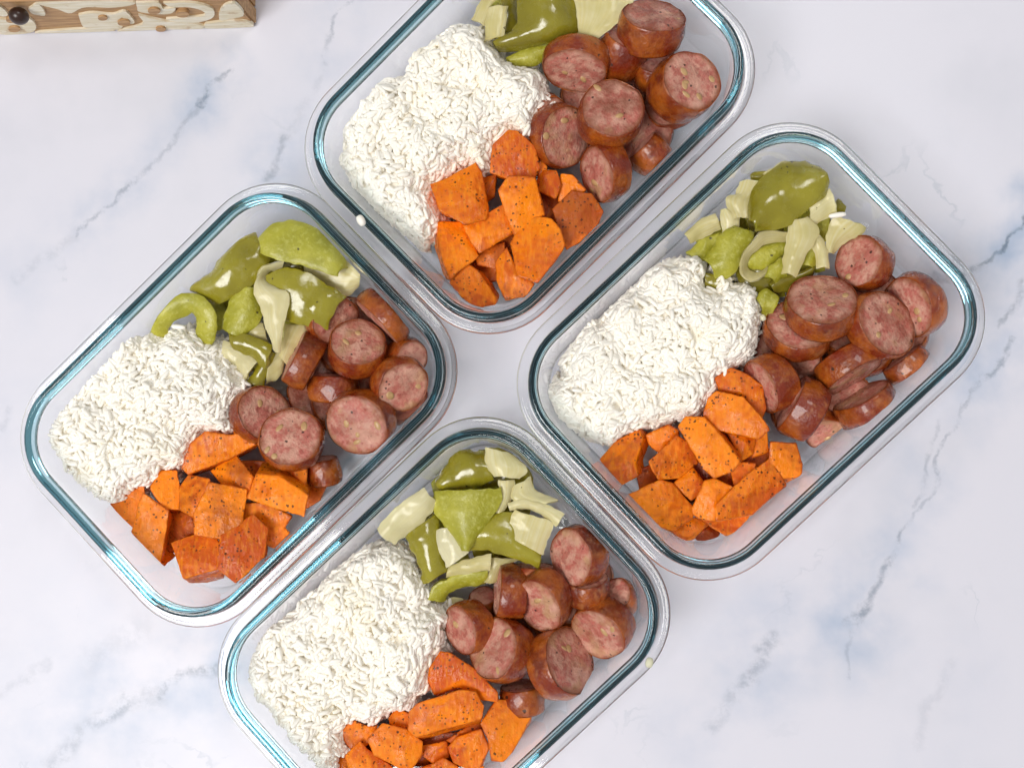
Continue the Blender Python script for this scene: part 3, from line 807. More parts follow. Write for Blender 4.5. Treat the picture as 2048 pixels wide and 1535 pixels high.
D0 = (15, 30)
for r in [
 ('L', 'L3', [(770, 270), (880, 180), (1070, 210), (1200, 170), (1270, 270), (1040, 400), (740, 510), (690, 460)], 35, (10, 45), 16, 'long sweet potato chunk with its end under rice'),
 ('L', 'L3', [(1080, 60), (1140, 90), (1240, 240), (1190, 270), (1100, 190)], 33, (10, 20), 14, 'sweet potato sliver between rice and pale sausage'),
 ('L', 'L3', [(900, 500), (1110, 370), (1260, 545), (1215, 690), (1010, 610)], 31, (30, 30), 17, 'tan sweet potato chunk behind the speckled ones', (.5, 0)),
 ('L', 'L3', [(1290, 530), (1480, 550), (1700, 690), (1665, 860), (1213, 725)], 40, (20, -125), 16, 'large wedge of sweet potato under pink sausage'),
 ('L', 'L3', [(1480, 440), (1700, 480), (1690, 640), (1540, 560)], 28, (10, 20), 14, 'sweet potato strip right under the pink sausage'),
 ('L', 'L3', [(1680, 600), (1870, 600), (1800, 730), (1690, 800)], 17, (0, 10), 9, 'd', (.3, .5)),
 ('L', 'L3', [(650, 640), (720, 535), (900, 570), (870, 700), (800, 870), (660, 800)], 34, (0, 40), 16, 'peppery sweet potato chunk next to the rice-edge one', (.4, 0)),
 ('L', 'L3', [(430, 630), (500, 500), (620, 500), (650, 640), (665, 800), (540, 800)], 30, (5, 40), 15, 'sweet potato chunk whose top corner meets rice'),
 ('L', 'L3', [(900, 605), (1185, 660), (1150, 920), (1010, 1040), (800, 1005), (790, 850)], 40, (10, 45), 17, 'big peppery sweet potato chunk in the pile centre', (.3, 0)),
 ('L', 'L3', [(100, 770), (350, 605), (360, 700), (300, 940), (240, 1060), (150, 1030), (80, 880)], 27, (15, 35), 14, 'sweet potato slab leaning on a taller flat chunk', (.1, 0)),
 ('L', 'L3', [(365, 690), (560, 830), (540, 960), (470, 1300), (210, 1190), (275, 960), (320, 800)], 33, (55, 25), 18, 'tall flat chunk of sweet potato by bare glass floor'),
 ('L', 'L3', [(550, 820), (760, 850), (790, 1000), (640, 1060), (570, 980)], 20, (10, 10), 13, 'shaded sweet potato chunk behind the burnt spot one', (.6, .35)),  # shade behind its neighbour is put into the darker colour
 ('L', 'L3', [(600, 1085), (890, 990), (975, 1110), (985, 1280), (715, 1350)], 36, (40, 100), 18, 'sweet potato chunk with one black burnt spot'),
 ('L', 'L3', [(1245, 865), (1355, 980), (1335, 1180), (1130, 1390), (985, 1270), (1010, 1030)], 39, (15, 15), 18, 'two-toned sweet potato chunk pressed to the glass'),
 ('L', 'L3', [(1180, 770), (1370, 765), (1560, 870), (1500, 960), (1540, 1000), (1440, 1130), (1340, 1090), (1200, 900)], 26, (15, 15), 15, 'notched sweet potato chunk under the two-toned one'),
 ('L', 'L3', [(1150, 1325), (1225, 1325), (1205, 1395), (1150, 1400)], 14, (0, 5), 7, 'c'),
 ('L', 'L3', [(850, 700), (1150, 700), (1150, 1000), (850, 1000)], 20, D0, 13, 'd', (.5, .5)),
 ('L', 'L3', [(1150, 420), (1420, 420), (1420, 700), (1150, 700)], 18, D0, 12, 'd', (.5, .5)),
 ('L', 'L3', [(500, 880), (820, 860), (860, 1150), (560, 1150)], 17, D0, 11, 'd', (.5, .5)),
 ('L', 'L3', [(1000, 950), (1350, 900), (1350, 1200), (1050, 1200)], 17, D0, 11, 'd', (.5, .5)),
 # top box
 ('T', 'T2', [(690, 440), (720, 225), (850, 110), (920, 120), (1060, 240), (1095, 400), (1035, 505), (850, 490)], 37, (15, 60), 16, 'blackened sweet potato chunk touching rice'),
 ('T', 'T2', [(1080, 270), (1170, 400), (1160, 440), (1090, 480)], 30, (0, 20), 14, 'sweet potato sliver between blackened chunk and sausage'),
 ('T', 'T2', [(200, 565), (360, 490), (550, 365), (600, 450), (655, 740), (640, 830), (480, 885), (280, 780)], 41, (5, 45), 17, 'biggest sweet potato chunk with a peak in rice'),
 ('T', 'T2', [(770, 620), (850, 505), (1060, 515), (1135, 800), (1040, 830), (900, 985), (820, 800)], 44, (25, 10), 17, 'bright upright sweet potato cube in the pile centre'),
 ('T', 'T2', [(1080, 520), (1120, 430), (1250, 440), (1285, 560), (1240, 665), (1100, 600)], 31, (5, 40), 15, 'small red sweet potato cube near tilted sausage', (.3, .15)),
 ('T', 'T2', [(1290, 470), (1385, 480), (1490, 600), (1380, 690), (1260, 690), (1280, 560)], 29, (5, 20), 15, 'pointed sweet potato chunk under the tilted sausage'),
 ('T', 'T2', [(1230, 770), (1380, 620), (1540, 640), (1635, 780), (1570, 950), (1340, 1090), (1265, 900)], 34, (5, 10), 17, 'brown skinned sweet potato chunk against the glass', (1, .12)),
 ('T', 'T3', [(1045, 640), (1230, 365), (1440, 415), (1535, 530), (1575, 680), (1480, 820), (1310, 1030), (1120, 960)], 44, (15, 15), 18, 'large sweet potato chunk with a red smear'),
 ('T', 'T3', [(560, 470), (950, 265), (1000, 400), (1045, 540), (720, 735), (640, 640)], 37, (0, 25), 16, 'rough sweet potato wedge between three cubes', (.5, 0)),
 ('T', 'T3', [(295, 440), (520, 440), (600, 560), (695, 780), (500, 935), (430, 1015), (310, 700)], 35, (-80, 5), 18, 'sweet potato chunk with brown flank below the biggest'),
 ('T', 'T3', [(670, 760), (840, 680), (965, 640), (965, 720), (870, 905), (700, 870)], 24, (5, 10), 14, 'shaded sweet potato chunk beneath the rough wedge', (.5, .1)),  # colour darkened for the shade beneath the wedge
 ('T', 'T3', [(430, 1060), (590, 880), (700, 940), (860, 1190), (850, 1260), (690, 1290), (540, 1200)], 31, (75, -5), 16, 'sweet potato chunk in the rounded glass corner'),
 ('T', 'T3', [(885, 850), (1000, 708), (1085, 900), (1255, 1060), (1180, 1180), (980, 1215), (890, 1020)], 35, (5, 20), 17, 'grainy sweet potato chunk in the glass corner', (.3, 0)),
 ('T', 'T2', [(630, 500), (740, 480), (720, 650), (640, 700)], 26, (5, 10), 14, 'dark sweet potato sliver beside the biggest chunk', (.7, .4)),
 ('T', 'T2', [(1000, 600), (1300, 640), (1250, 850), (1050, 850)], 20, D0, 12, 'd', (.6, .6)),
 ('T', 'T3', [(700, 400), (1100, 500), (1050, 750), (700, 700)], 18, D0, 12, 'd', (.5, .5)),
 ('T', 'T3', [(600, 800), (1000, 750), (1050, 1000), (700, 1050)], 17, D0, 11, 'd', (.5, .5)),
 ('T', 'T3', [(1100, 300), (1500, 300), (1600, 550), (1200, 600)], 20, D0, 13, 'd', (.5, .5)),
 # right box
 ('R', 'R4', [(80, 865), (220, 700), (410, 605), (440, 690), (380, 870), (400, 970), (255, 1055), (150, 965)], 31, (85, -15), 16, 'sweet potato chunk wedged between rice and glass'),
 ('R', 'R4', [(510, 860), (740, 655), (840, 720), (915, 870), (760, 990), (590, 1010)], 33, (15, 25), 16, 'peppery sweet potato chunk beside the slanting one', (.4, .05)),
 ('R', 'R4', [(770, 580), (830, 500), (980, 505), (1080, 610), (1260, 850), (1200, 930), (1050, 985), (960, 910)], 44, (70, -25), 16, 'slanting sweet potato chunk atop the pile'),
 ('R', 'R4', [(480, 640), (660, 555), (745, 600), (740, 680), (600, 790), (520, 730)], 27, (5, 15), 14, 'shaded sweet potato chunk at the rice edge', (.4, .2)),  # darker tone paints in the shade at this spot
 ('R', 'R4', [(985, 470), (1020, 330), (1090, 270), (1300, 320), (1450, 490), (1500, 580), (1420, 655), (1080, 585)], 43, (-10, 35), 16, 'split sweet potato chunk touching rice'),
 ('R', 'R4', [(1210, 75), (1330, 130), (1455, 220), (1485, 400), (1440, 500), (1320, 320), (1120, 260), (1080, 160)], 37, (5, 10), 17, 'sweet potato chunk pressed under a sausage face', (.3, 0)),
 ('R', 'R4', [(1170, 620), (1415, 660), (1380, 800), (1290, 850)], 32, (5, 15), 16, 'sweet potato facet hidden below the split chunk'),
 ('R', 'R4', [(1400, 660), (1510, 610), (1515, 780), (1380, 830)], 28, (0, 15), 15, 'tan sweet potato piece beneath the split chunk', (.5, .1)),
 ('R', 'R4', [(1530, 860), (1540, 700), (1750, 715), (1805, 880), (1795, 980), (1640, 1000)], 32, (-5, 120), 18, 'red topped sweet potato block nearest the sausages', (.25, .12)),
 ('R', 'R4', [(1205, 940), (1280, 870), (1405, 880), (1390, 970), (1230, 1070)], 29, (5, 15), 15, 'small sweet potato chunk under the slanting tip'),
 ('R', 'R4', [(1090, 1215), (1330, 990), (1530, 850), (1660, 1070), (1515, 1180), (1380, 1300), (1085, 1345)], 36, (15, 40), 17, 'glossy sweet potato wedge by bare glass floor', (.35, .05)),
 ('R', 'R4', [(865, 1290), (980, 1040), (1050, 1015), (1200, 1080), (1200, 1130), (1090, 1240), (1080, 1355), (950, 1345)], 33, (10, 25), 16, 'sweet potato chunk left of the glossy wedge'),
 ('R', 'R4', [(335, 1150), (600, 1035), (700, 1060), (875, 1260), (855, 1340), (700, 1445), (560, 1390)], 34, (5, 30), 17, 'large square sweet potato chunk facing the glass'),
 ('R', 'R4', [(720, 1050), (880, 920), (965, 1030), (965, 1110), (860, 1185)], 29, (5, 20), 15, 'sweet potato chunk between peppery and square ones', (.2, .05)),
 ('R', 'R4', [(700, 1455), (890, 1345), (1015, 1390), (870, 1525), (780, 1540)], 20, (5, 10), 13, 'flat sweet potato offcut against the glass'),
 ('R', 'R4', [(950, 1345), (1090, 1335), (1350, 1305), (1290, 1430), (1160, 1490), (1050, 1425)], 22, (0, 10), 14, 'flat sweet potato chunk on the bare glass floor'),
 ('R', 'R4', [(880, 1480), (1010, 1390), (1105, 1470), (1070, 1560), (960, 1590)], 15, (0, 5), 9, 'nearly black sweet potato chunk at the end', (.8, .75)),
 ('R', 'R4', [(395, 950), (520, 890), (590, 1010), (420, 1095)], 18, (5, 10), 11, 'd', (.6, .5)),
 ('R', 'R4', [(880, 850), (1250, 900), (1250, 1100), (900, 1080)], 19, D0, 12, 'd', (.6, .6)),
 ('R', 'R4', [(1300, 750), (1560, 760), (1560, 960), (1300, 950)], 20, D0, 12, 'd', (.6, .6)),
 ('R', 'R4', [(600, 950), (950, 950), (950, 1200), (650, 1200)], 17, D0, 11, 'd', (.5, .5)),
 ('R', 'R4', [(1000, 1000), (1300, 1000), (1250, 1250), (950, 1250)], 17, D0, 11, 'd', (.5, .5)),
 # bottom box
 ('B', 'B3', [(940, 620), (1040, 470), (1130, 480), (1350, 620), (1535, 800), (1545, 890), (1400, 880), (1200, 780), (980, 850), (925, 720)], 37, (5, 30), 16, 'long bent sweet potato chunk between rice and sausage'),
 ('B', 'B3', [(755, 1000), (830, 930), (1190, 815), (1335, 830), (1405, 960), (1390, 1070), (820, 1225), (750, 1160)], 44, (35, 60), 15, 'long rectangular sweet potato chunk atop the pile'),
 ('B', 'B3', [(375, 1260), (500, 1125), (720, 1185), (845, 1290), (845, 1400), (730, 1545), (430, 1400)], 39, (15, 25), 17, 'thick sweet potato slab touching the long rectangular one'),
 ('B', 'B3', [(550, 1070), (615, 975), (745, 1030), (740, 1185), (560, 1120)], 31, (5, 20), 15, 'sweet potato nub between rice and thick slab'),
 ('B', 'B3', [(130, 1180), (200, 1075), (330, 1140), (430, 1140), (380, 1290), (300, 1340), (200, 1345), (140, 1265)], 28, (5, 20), 15, 'browned knobbly sweet potato chunk at rice edge', (.6, .1)),
 ('B', 'B3', [(150, 1430), (280, 1305), (370, 1380), (560, 1500), (640, 1600), (300, 1650), (190, 1545)], 35, (-15, 25), 17, 'streaky sweet potato chunk below the knobbly one', (.2, 0)),
 ('B', 'B3', [(60, 1500), (110, 1410), (170, 1430), (190, 1560), (90, 1600)], 26, (0, 10), 14, 'dark sweet potato sliver beside the streaky one', (.5, .3)),
 ('B', 'B3', [(1110, 1340), (1180, 1255), (1400, 1175), (1475, 1340), (1400, 1500), (1320, 1545), (1155, 1480)], 33, (20, 30), 16, 'sweet potato cube with yellow end face'),
 ('B', 'B3', [(1415, 1120), (1550, 930), (1835, 945), (1850, 1080), (1680, 1390), (1620, 1440), (1520, 1420), (1480, 1250)], 37, (35, 15), 18, 'red edged sweet potato chunk under sausage', (.1, .08)),
 ('B', 'B3', [(855, 1320), (1080, 1285), (1105, 1430), (960, 1485), (880, 1425)], 26, (5, 10), 15, 'red sweet potato chunk under the long rectangular one', (.2, .1)),
 ('B', 'B3', [(955, 1490), (1060, 1435), (1180, 1520), (1250, 1620), (1000, 1650)], 31, (5, 10), 16, 'sweet potato chunk beside the yellow ended cube'),
 ('B', 'B3', [(690, 1570), (950, 1500), (960, 1700), (750, 1720)], 27, (5, 10), 16, 'sweet potato chunk behind the thick slab', (.2, .1)),
 ('B', 'B3', [(1090, 1270), (1390, 1090), (1420, 1180), (1160, 1300)], 26, (0, 10), 15, 'dark sweet potato gap piece behind yellow ended cube', (.6, .4)),  # dark colour stands in for the shade of the gap
 ('B', 'B3', [(1240, 1570), (1430, 1510), (1420, 1650), (1250, 1700)], 22, (5, 10), 14, 'd'),
 ('B', 'B3', [(800, 1200), (1200, 1200), (1200, 1500), (800, 1500)], 19, D0, 12, 'd', (.6, .6)),
 ('B', 'B3', [(300, 1200), (600, 1200), (600, 1500), (300, 1500)], 17, D0, 11, 'd', (.6, .6)),
]:
    potato(*r)
dg = bpy.context.evaluated_depsgraph_get()
baked = [(o, box, bpy.data.meshes.new_from_object(o.evaluated_get(dg))) for o, box in pot_raw]
for o, box, me in baked:
    o.modifiers.clear()
    old = o.data
    o.data = me
    bpy.data.meshes.remove(old)
    me.name = 'sweet_potato_chunk'
    a = verts(me)
    nr = np.empty(len(me.vertices) * 3)
    me.vertices.foreach_get('normal', nr)
    nr = nr.reshape(-1, 3)
    sd = random.uniform(0, 50)
    dsp = np.array([0.0005 * noise.noise((p[0] * 95 + sd, p[1] * 95, p[2] * 95)) + 0.00022 * noise.noise((p[0] * 330 + sd, p[1] * 330, p[2] * 330)) for p in a])
    a = keep_inside(a + nr * dsp[:, None], box)
    set_verts(me, a)
    o.matrix_world = recentre(me)
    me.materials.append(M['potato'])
    me.polygons.foreach_set('use_smooth', np.ones(len(me.polygons), bool))

# ------------------------------------------------------------------ peppers and onions
def catmull(pts, n):
    pts = [np.array(p, float) for p in pts]
    q = [2 * pts[0] - pts[1]] + pts + [2 * pts[-1] - pts[-2]]
    out = []
    m = len(pts) - 1
    for i in range(n):
        t = i / (n - 1) * m
        k = min(int(t), m - 1)
        t -= k
        a, b, c, d = q[k:k + 4]
        out.append(0.5 * (2 * b + (c - a) * t + (2 * a - 5 * b + 4 * c - d) * t * t + (3 * b - a - 3 * c + d) * t ** 3))
    return np.array(out)
def zs(z, n):
    z = z if isinstance(z, (tuple, list)) else (z,) * 3
    return np.interp(np.linspace(0, 1, n), np.linspace(0, 1, len(z)), z)
def sheet(box, kind, up, crop, A, zA, B, zB, bulge, thick, desc, col=(0, 0)):
    """curved piece lofted between two edges; up: which side faces up"""
    NU, NV = 26, 12
    ra = [P(*px(crop, x, y), zf(z)) for (x, y), z in zip(A, zs(zA, len(A)))]
    rb = [P(*px(crop, x, y), zf(z)) for (x, y), z in zip(B, zs(zB, len(B)))]
    a, b = catmull(ra, NU), catmull(rb, NU)
    sd = random.uniform(0, 90)
    v = np.linspace(0, 1, NV)
    G = a[:, None, :] * (1 - v)[None, :, None] + b[:, None, :] * v[None, :, None]
    G[:, :, 2] += bulge * (0.0005 if kind == 'onion' else 0.00055) * np.sin(np.pi * v)[None, :]
    du = np.gradient(G, axis=0)
    dv = np.gradient(G, axis=1)
    N = np.cross(du, dv)
    N /= np.linalg.norm(N, axis=2, keepdims=True) + 1e-12
    if N[:, :, 2].mean() < 0:
        N = -N
        flip = True
    else:
        flip = False
    for i in range(NU):
        for j in range(NV):
            p = G[i, j]
            k = 0.0016 * noise.noise((p[0] * 75 + sd, p[1] * 75, p[2] * 75)) + 0.0007 * noise.noise((p[0] * 190 + sd, p[1] * 190, p[2] * 190))
            G[i, j] += N[i, j] * k
            e = min(i, NU - 1 - i, j, NV - 1 - j)
            if e == 0:
                G[i, j] += np.array((noise.noise((p[0] * 260 + sd, p[1] * 260, 1)), noise.noise((p[0] * 260, p[1] * 260 + sd, 5)), 0)) * 0.0009
    uu = np.minimum(np.arange(NU), NU - 1 - np.arange(NU))[:, None]
    vv = np.minimum(np.arange(NV), NV - 1 - np.arange(NV))[None, :]
    edge = np.minimum(uu, vv)
    th = (thick * 0.001 - (0.0008 if kind == 'onion' else 0.0007)) * np.where(edge == 0, 0.8, 1.0)
    top = G + N * (th / 2)[:, :, None]
    bot = G - N * (th / 2)[:, :, None]
    vs = np.concatenate([top.reshape(-1, 3), bot.reshape(-1, 3)])
    n = NU * NV
    fs, mi = [], []
    def q(i, j):
        return i * NV + j
    for i in range(NU - 1):
        for j in range(NV - 1):
            f = (q(i, j), q(i + 1, j), q(i + 1, j + 1), q(i, j + 1))
            g = tuple(n + x for x in reversed(f))
            if flip:
                f, g = f[::-1], g[::-1]
            fs += [f, g]
            mi += [0, 1]
    ring = [q(i, 0) for i in range(NU)] + [q(NU - 1, j) for j in range(1, NV)] + [q(i, NV - 1) for i in range(NU - 2, -1, -1)] + [q(0, j) for j in range(NV - 2, 0, -1)]
    m0, nr = len(vs), len(ring)
    vs = np.concatenate([vs, vs[ring], vs[[n + r for r in ring]]])
    for k in range(nr):
        x, y = m0 + k, m0 + (k + 1) % nr
        f = (x, nr + x, nr + y, y)
        if not flip:
            f = f[::-1]
        fs.append(f)
        mi.append(1 if up == 'skin' else 0)
    vs = keep_inside(vs, box)
    name = 'pepper_piece' if kind == 'pepper' else 'onion_piece'
    me = mesh_np(name, vs, fs, mi=mi)
    at = me.attributes.new('across', 'FLOAT', 'POINT')
    at.data.foreach_set('value', np.concatenate([np.tile(np.tile(v, NU), 2), np.tile(np.tile(v, NU)[ring], 2)]).astype(np.float32) + sd)
    mw = recentre(me)
    mats = [M['onion'], M['onion']] if kind == 'onion' else ([M['skin'], M['flesh']] if up == 'skin' else [M['flesh'], M['skin']])
    o = link(name, me, mats, matrix=mw)
    o.color = (*col, 0, 1)
    tag(o, f'{desc} {INBOX[box]}', 'pepper' if kind == 'pepper' else 'onion', ('pepper pieces ' if kind == 'pepper' else 'onion pieces ') + INBOX[box])

p_, o_ = 'pepper', 'onion'
SHEETS = [
 # left box
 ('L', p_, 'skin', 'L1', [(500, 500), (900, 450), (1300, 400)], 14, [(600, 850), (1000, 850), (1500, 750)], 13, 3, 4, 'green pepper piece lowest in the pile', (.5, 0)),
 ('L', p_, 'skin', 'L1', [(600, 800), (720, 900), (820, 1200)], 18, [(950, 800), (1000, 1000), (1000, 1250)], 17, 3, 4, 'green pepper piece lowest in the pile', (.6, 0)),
 ('L', o_, 'x', 'L1', [(1430, 470), (1600, 500), (1820, 420), (1960, 560)], 33, [(1500, 620), (1680, 700), (1820, 760), (1950, 660)], 27, 3, 2.5, 'flat onion piece under the frilly pepper'),
 ('L', o_, 'x', 'L1', [(1260, 1010), (1240, 1150), (1200, 1290)], 28, [(1490, 1040), (1380, 1170), (1280, 1395)], 24, 3, 2.5, 'onion piece between smooth pepper and sausage'),
 ('L', o_, 'x', 'L1', [(890, 1120), (960, 1010), (1060, 1010)], 28, [(960, 1180), (1040, 1190), (1100, 1180)], 26, 3, 2.5, 'small tan onion piece behind the onion curl', (.35, 0)),
 ('L', o_, 'x', 'L1', [(1100, 1390), (1180, 1290), (1240, 1260)], 24, [(1080, 1560), (1190, 1520), (1230, 1400)], 20, 2, 2.5, 'onion scrap beside the sausage edge', (.2, 0)),
 ('L', p_, 'skin', 'L1', [(900, 1560), (1000, 1420), (1120, 1250)], 24, [(1050, 1600), (1090, 1480), (1180, 1300)], 22, 3, 4, 'narrow green pepper strip by the sausage'),
 ('L', o_, 'x', 'L1', [(690, 1180), (840, 1210), (1000, 1370)], 28, [(690, 1340), (800, 1440), (890, 1540)], 27, 3, 2.8, 'shiny onion piece touching the rice', (0, .3)),
 ('L', p_, 'skin', 'L1', [(740, 1110), (900, 1110), (1140, 1210)], (28, 33, 31), [(800, 1220), (960, 1320), (1090, 1430)], 29, 4, 4.5, 'small olive pepper strip across an onion'),
 ('L', p_, 'flesh', 'L1', [(880, 680), (760, 780), (725, 910), (690, 1070)], (33, 33, 28), [(1000, 670), (1050, 850), (1020, 980), (860, 1120)], 30, 6, 4.5, 'green pepper piece beside the curled onion'),
 ('L', p_, 'flesh', 'L1', [(30, 1140), (35, 960), (120, 830), (270, 745), (430, 745), (560, 830), (630, 980), (620, 1100), (570, 1210)], (24, 35, 38, 38, 36, 30), [(150, 1150), (160, 1040), (215, 975), (300, 930), (390, 890), (450, 930), (480, 1010), (475, 1090), (470, 1170)], (20, 29, 33, 33, 31, 25), 4, 6, 'curled green pepper ring half sunk in rice'),
 ('L', p_, 'skin', 'L1', [(395, 660), (560, 570), (670, 420), (750, 300), (870, 210), (990, 180)], (28, 33, 35, 33, 30), [(430, 695), (620, 795), (790, 740), (960, 630), (1080, 480), (1115, 370)], (27, 32, 35, 33), 9, 5, 'pointed green pepper piece with one bright highlight'),
 ('L', p_, 'skin', 'L1', [(1090, 570), (1260, 495), (1480, 560), (1640, 650), (1820, 760)], (40, 42, 40, 36), [(1180, 900), (1280, 985), (1430, 1005), (1540, 1025), (1655, 1035)], (34, 36, 35, 32), 7, 4.5, 'smooth olive pepper piece behind the onion curl'),
 ('L', p_, 'flesh', 'L1', [(1035, 240), (1150, 130), (1310, 70), (1480, 115), (1700, 240), (1800, 400), (1815, 500)], (40, 40, 38, 36), [(1060, 330), (1130, 385), (1230, 430), (1420, 475), (1600, 520), (1690, 550), (1750, 545)], (42, 46, 44, 42), 4, 6, 'frilly yellow green pepper piece in the corner'),
 ('L', o_, 'x', 'L1', [(1240, 425), (1060, 470), (985, 600), (980, 720), (1030, 860), (1080, 1040), (1150, 1220), (1185, 1275)], (38, 44, 48, 47, 44, 38, 34), [(1230, 490), (1110, 520), (1060, 600), (1150, 675), (1305, 740), (1265, 940), (1225, 1130), (1205, 1265)], (32, 36, 42, 48, 47, 42, 36), 2.5, 3, 'curled white onion strip draped over peppers', (0, .25)),
 # top box
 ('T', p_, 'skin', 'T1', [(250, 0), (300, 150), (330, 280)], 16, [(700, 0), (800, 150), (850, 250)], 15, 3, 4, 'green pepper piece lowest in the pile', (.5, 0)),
 ('T', p_, 'skin', 'T1', [(340, -60), (345, 80), (350, 250)], 32, [(470, -60), (470, 60), (455, 200)], 24, 2, 4, 'dark pepper slice beside the onion strip', (.7, 0)),
 ('T', o_, 'x', 'T1', [(145, 135), (190, 40), (260, -60)], 32, [(235, 180), (275, 60), (350, -60)], 35, 3, 2.6, 'onion piece touching the rice tip', (.15, 0)),
 ('T', o_, 'x', 'T1', [(265, 55), (240, 170), (235, 285)], 38, [(388, 48), (378, 150), (360, 255)], 38, 4, 2.8, 'short onion strip beside the folded pepper'),
 ('T', p_, 'flesh', 'T1', [(385, 405), (560, 340), (735, 310)], 27, [(430, 445), (590, 425), (735, 362)], 24, 4, 5, 'narrow pepper strip below the folded pepper'),
 ('T', p_, 'skin', 'T1', [(470, -90), (468, 60), (450, 200), (300, 310)], (38, 40, 38, 30), [(845, -90), (862, 80), (835, 235), (330, 350)], (34, 36, 34, 28), 12, 5, 'large folded dark green pepper', (.25, 0)),
 ('T', o_, 'x', 'T1', [(828, -60), (865, 80), (888, 255)], (40, 42, 40), [(1290, -60), (1185, 115), (985, 288)], (44, 44, 42), 4, 3, 'broad ribbed onion petal beside sausage', (0, .05)),
 # right box
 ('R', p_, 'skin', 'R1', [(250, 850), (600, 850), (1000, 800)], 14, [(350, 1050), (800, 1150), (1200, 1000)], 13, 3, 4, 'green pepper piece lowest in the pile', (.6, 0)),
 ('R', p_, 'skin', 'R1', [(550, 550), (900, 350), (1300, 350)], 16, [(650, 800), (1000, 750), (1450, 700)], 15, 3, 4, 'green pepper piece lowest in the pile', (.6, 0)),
 ('R', o_, 'x', 'R1', [(830, 205), (950, 130), (1050, 65)], 28, [(900, 225), (985, 155), (1065, 95)], 26, 1, 2.2, 'thin onion strip sticking out behind the pepper cap'),
 ('R', p_, 'skin', 'R1', [(730, 210), (800, 200), (880, 210)], 22, [(730, 260), (810, 260), (880, 260)], 20, 2, 4, 'pepper scrap behind the square onion'),
 ('R', p_, 'skin', 'R1', [(1455, 440), (1500, 470), (1530, 500)], 26, [(1440, 510), (1480, 530), (1520, 540)], 24, 2, 4, 'pepper scrap behind the shiny onion'),
 ('R', p_, 'flesh', 'R1', [(190, 890), (320, 760), (470, 710)], 25, [(280, 940), (370, 920), (470, 830)], 23, 3, 4.5, 'pepper piece under the pale onion by glass', (0, 0)),
 ('R', o_, 'x', 'R1', [(175, 725), (280, 590), (430, 555)], 29, [(210, 785), (330, 745), (475, 665)], 28, 4, 2.6, 'pale onion piece close to the glass', (.2, 0)),
 ('R', o_, 'x', 'R1', [(640, 275), (600, 390), (530, 430), (600, 580)], 36, [(805, 262), (765, 350), (725, 450), (712, 585)], 39, 3, 2.6, 'square onion piece beside the pepper cap', (.2, 0)),
 ('R', o_, 'x', 'R1', [(472, 508), (475, 620), (490, 725)], 34, [(548, 508), (628, 590), (605, 695)], 33, 3, 2.6, 'small onion piece above the bright pepper', (0, .15)),
 ('R', p_, 'skin', 'R1', [(330, 1050), (400, 1060), (465, 1085)], 27, [(345, 1165), (420, 1180), (495, 1190)], 25, 2, 4, 'pepper scrap poking out of the rice'),
 ('R', p_, 'flesh', 'R1', [(790, 1280), (850, 1195), (975, 1265)], 30, [(830, 1375), (870, 1400), (910, 1390)], 27, 4, 5, 'knobbly pepper bit between rice and sausage'),
 ('R', p_, 'flesh', 'R1', [(680, 930), (830, 820), (1020, 785)], 26, [(700, 1010), (850, 1000), (1000, 890)], 24, 3, 4.5, 'pepper piece inside the onion ring'),
 ('R', p_, 'flesh', 'R1', [(875, 1095), (900, 1010), (1000, 915)], 31, [(915, 1115), (970, 1090), (1020, 1050)], 29, 3, 4.5, 'pepper piece left of the long onion'),
 ('R', p_, 'flesh', 'R1', [(1180, 980), (1215, 850), (1260, 830)], 31, [(1250, 1000), (1290, 960), (1300, 900)], 29, 3, 4, 'pepper piece under the long onion'),
 ('R', p_, 'skin', 'R1', [(890, 1140), (990, 1065), (1130, 1060), (1280, 990)], 28, [(930, 1215), (1030, 1205), (1100, 1135), (1260, 1040)], 24, 4, 3, 'dull grey green pepper strip above the sausage', (.8, 0)),
 ('R', o_, 'x', 'R1', [(1050, 690), (850, 695), (720, 805), (630, 950), (655, 1070), (760, 1110), (890, 1040)], (36, 37, 36, 34, 31), [(1030, 775), (870, 790), (765, 870), (700, 950), (710, 1015), (780, 1045), (870, 1005)], (31, 31, 30, 28, 26), 1, 2.6, 'curved onion ring round a pepper piece', (.3, 0)),
 ('R', o_, 'x', 'R1', [(1245, 785), (1290, 900), (1300, 1010)], 36, [(1310, 735), (1378, 860), (1392, 1010)], 36, 4, 2.6, 'narrow onion strip beside the smooth sausage', (0, .1)),
 ('R', o_, 'x', 'R1', [(1365, 890), (1385, 710), (1420, 600), (1480, 570)], (34, 36, 38), [(1430, 880), (1540, 790), (1650, 730), (1715, 660)], 32, 4, 2.8, 'broad onion piece behind the smooth sausage', (.1, 0)),
 ('R', p_, 'flesh', 'R1', [(362, 935), (415, 840), (490, 725), (600, 690)], (33, 36, 36), [(425, 1075), (560, 1055), (645, 900), (748, 695)], (31, 34, 36), 6, 5, 'bright yellow green pepper piece touching the rice'),
 ('R', o_, 'x', 'R1', [(1225, 480), (1340, 375), (1412, 322)], 43, [(1240, 660), (1370, 580), (1462, 540)], 40, 4, 2.8, 'shiny onion piece with a burnt tip', (0, .15)),
 ('R', o_, 'x', 'R1', [(1070, 605), (1030, 780), (1000, 920), (1008, 1055)], (43, 43, 41, 37), [(1200, 595), (1305, 690), (1200, 900), (1100, 1078)], (43, 44, 42, 38), 4, 2.8, 'long wide onion strip below the pepper cap', (.1, .05)),
 ('R', p_, 'skin', 'R1', [(728, 610), (745, 400), (845, 240), (1000, 138), (1180, 125), (1335, 190)], (42, 42, 41, 40, 40), [(765, 665), (885, 675), (1065, 622), (1225, 482), (1345, 372), (1380, 290)], (42, 44, 44, 42), 11, 5, 'round olive pepper cap atop the onions', (0, 0)),
 # bottom box
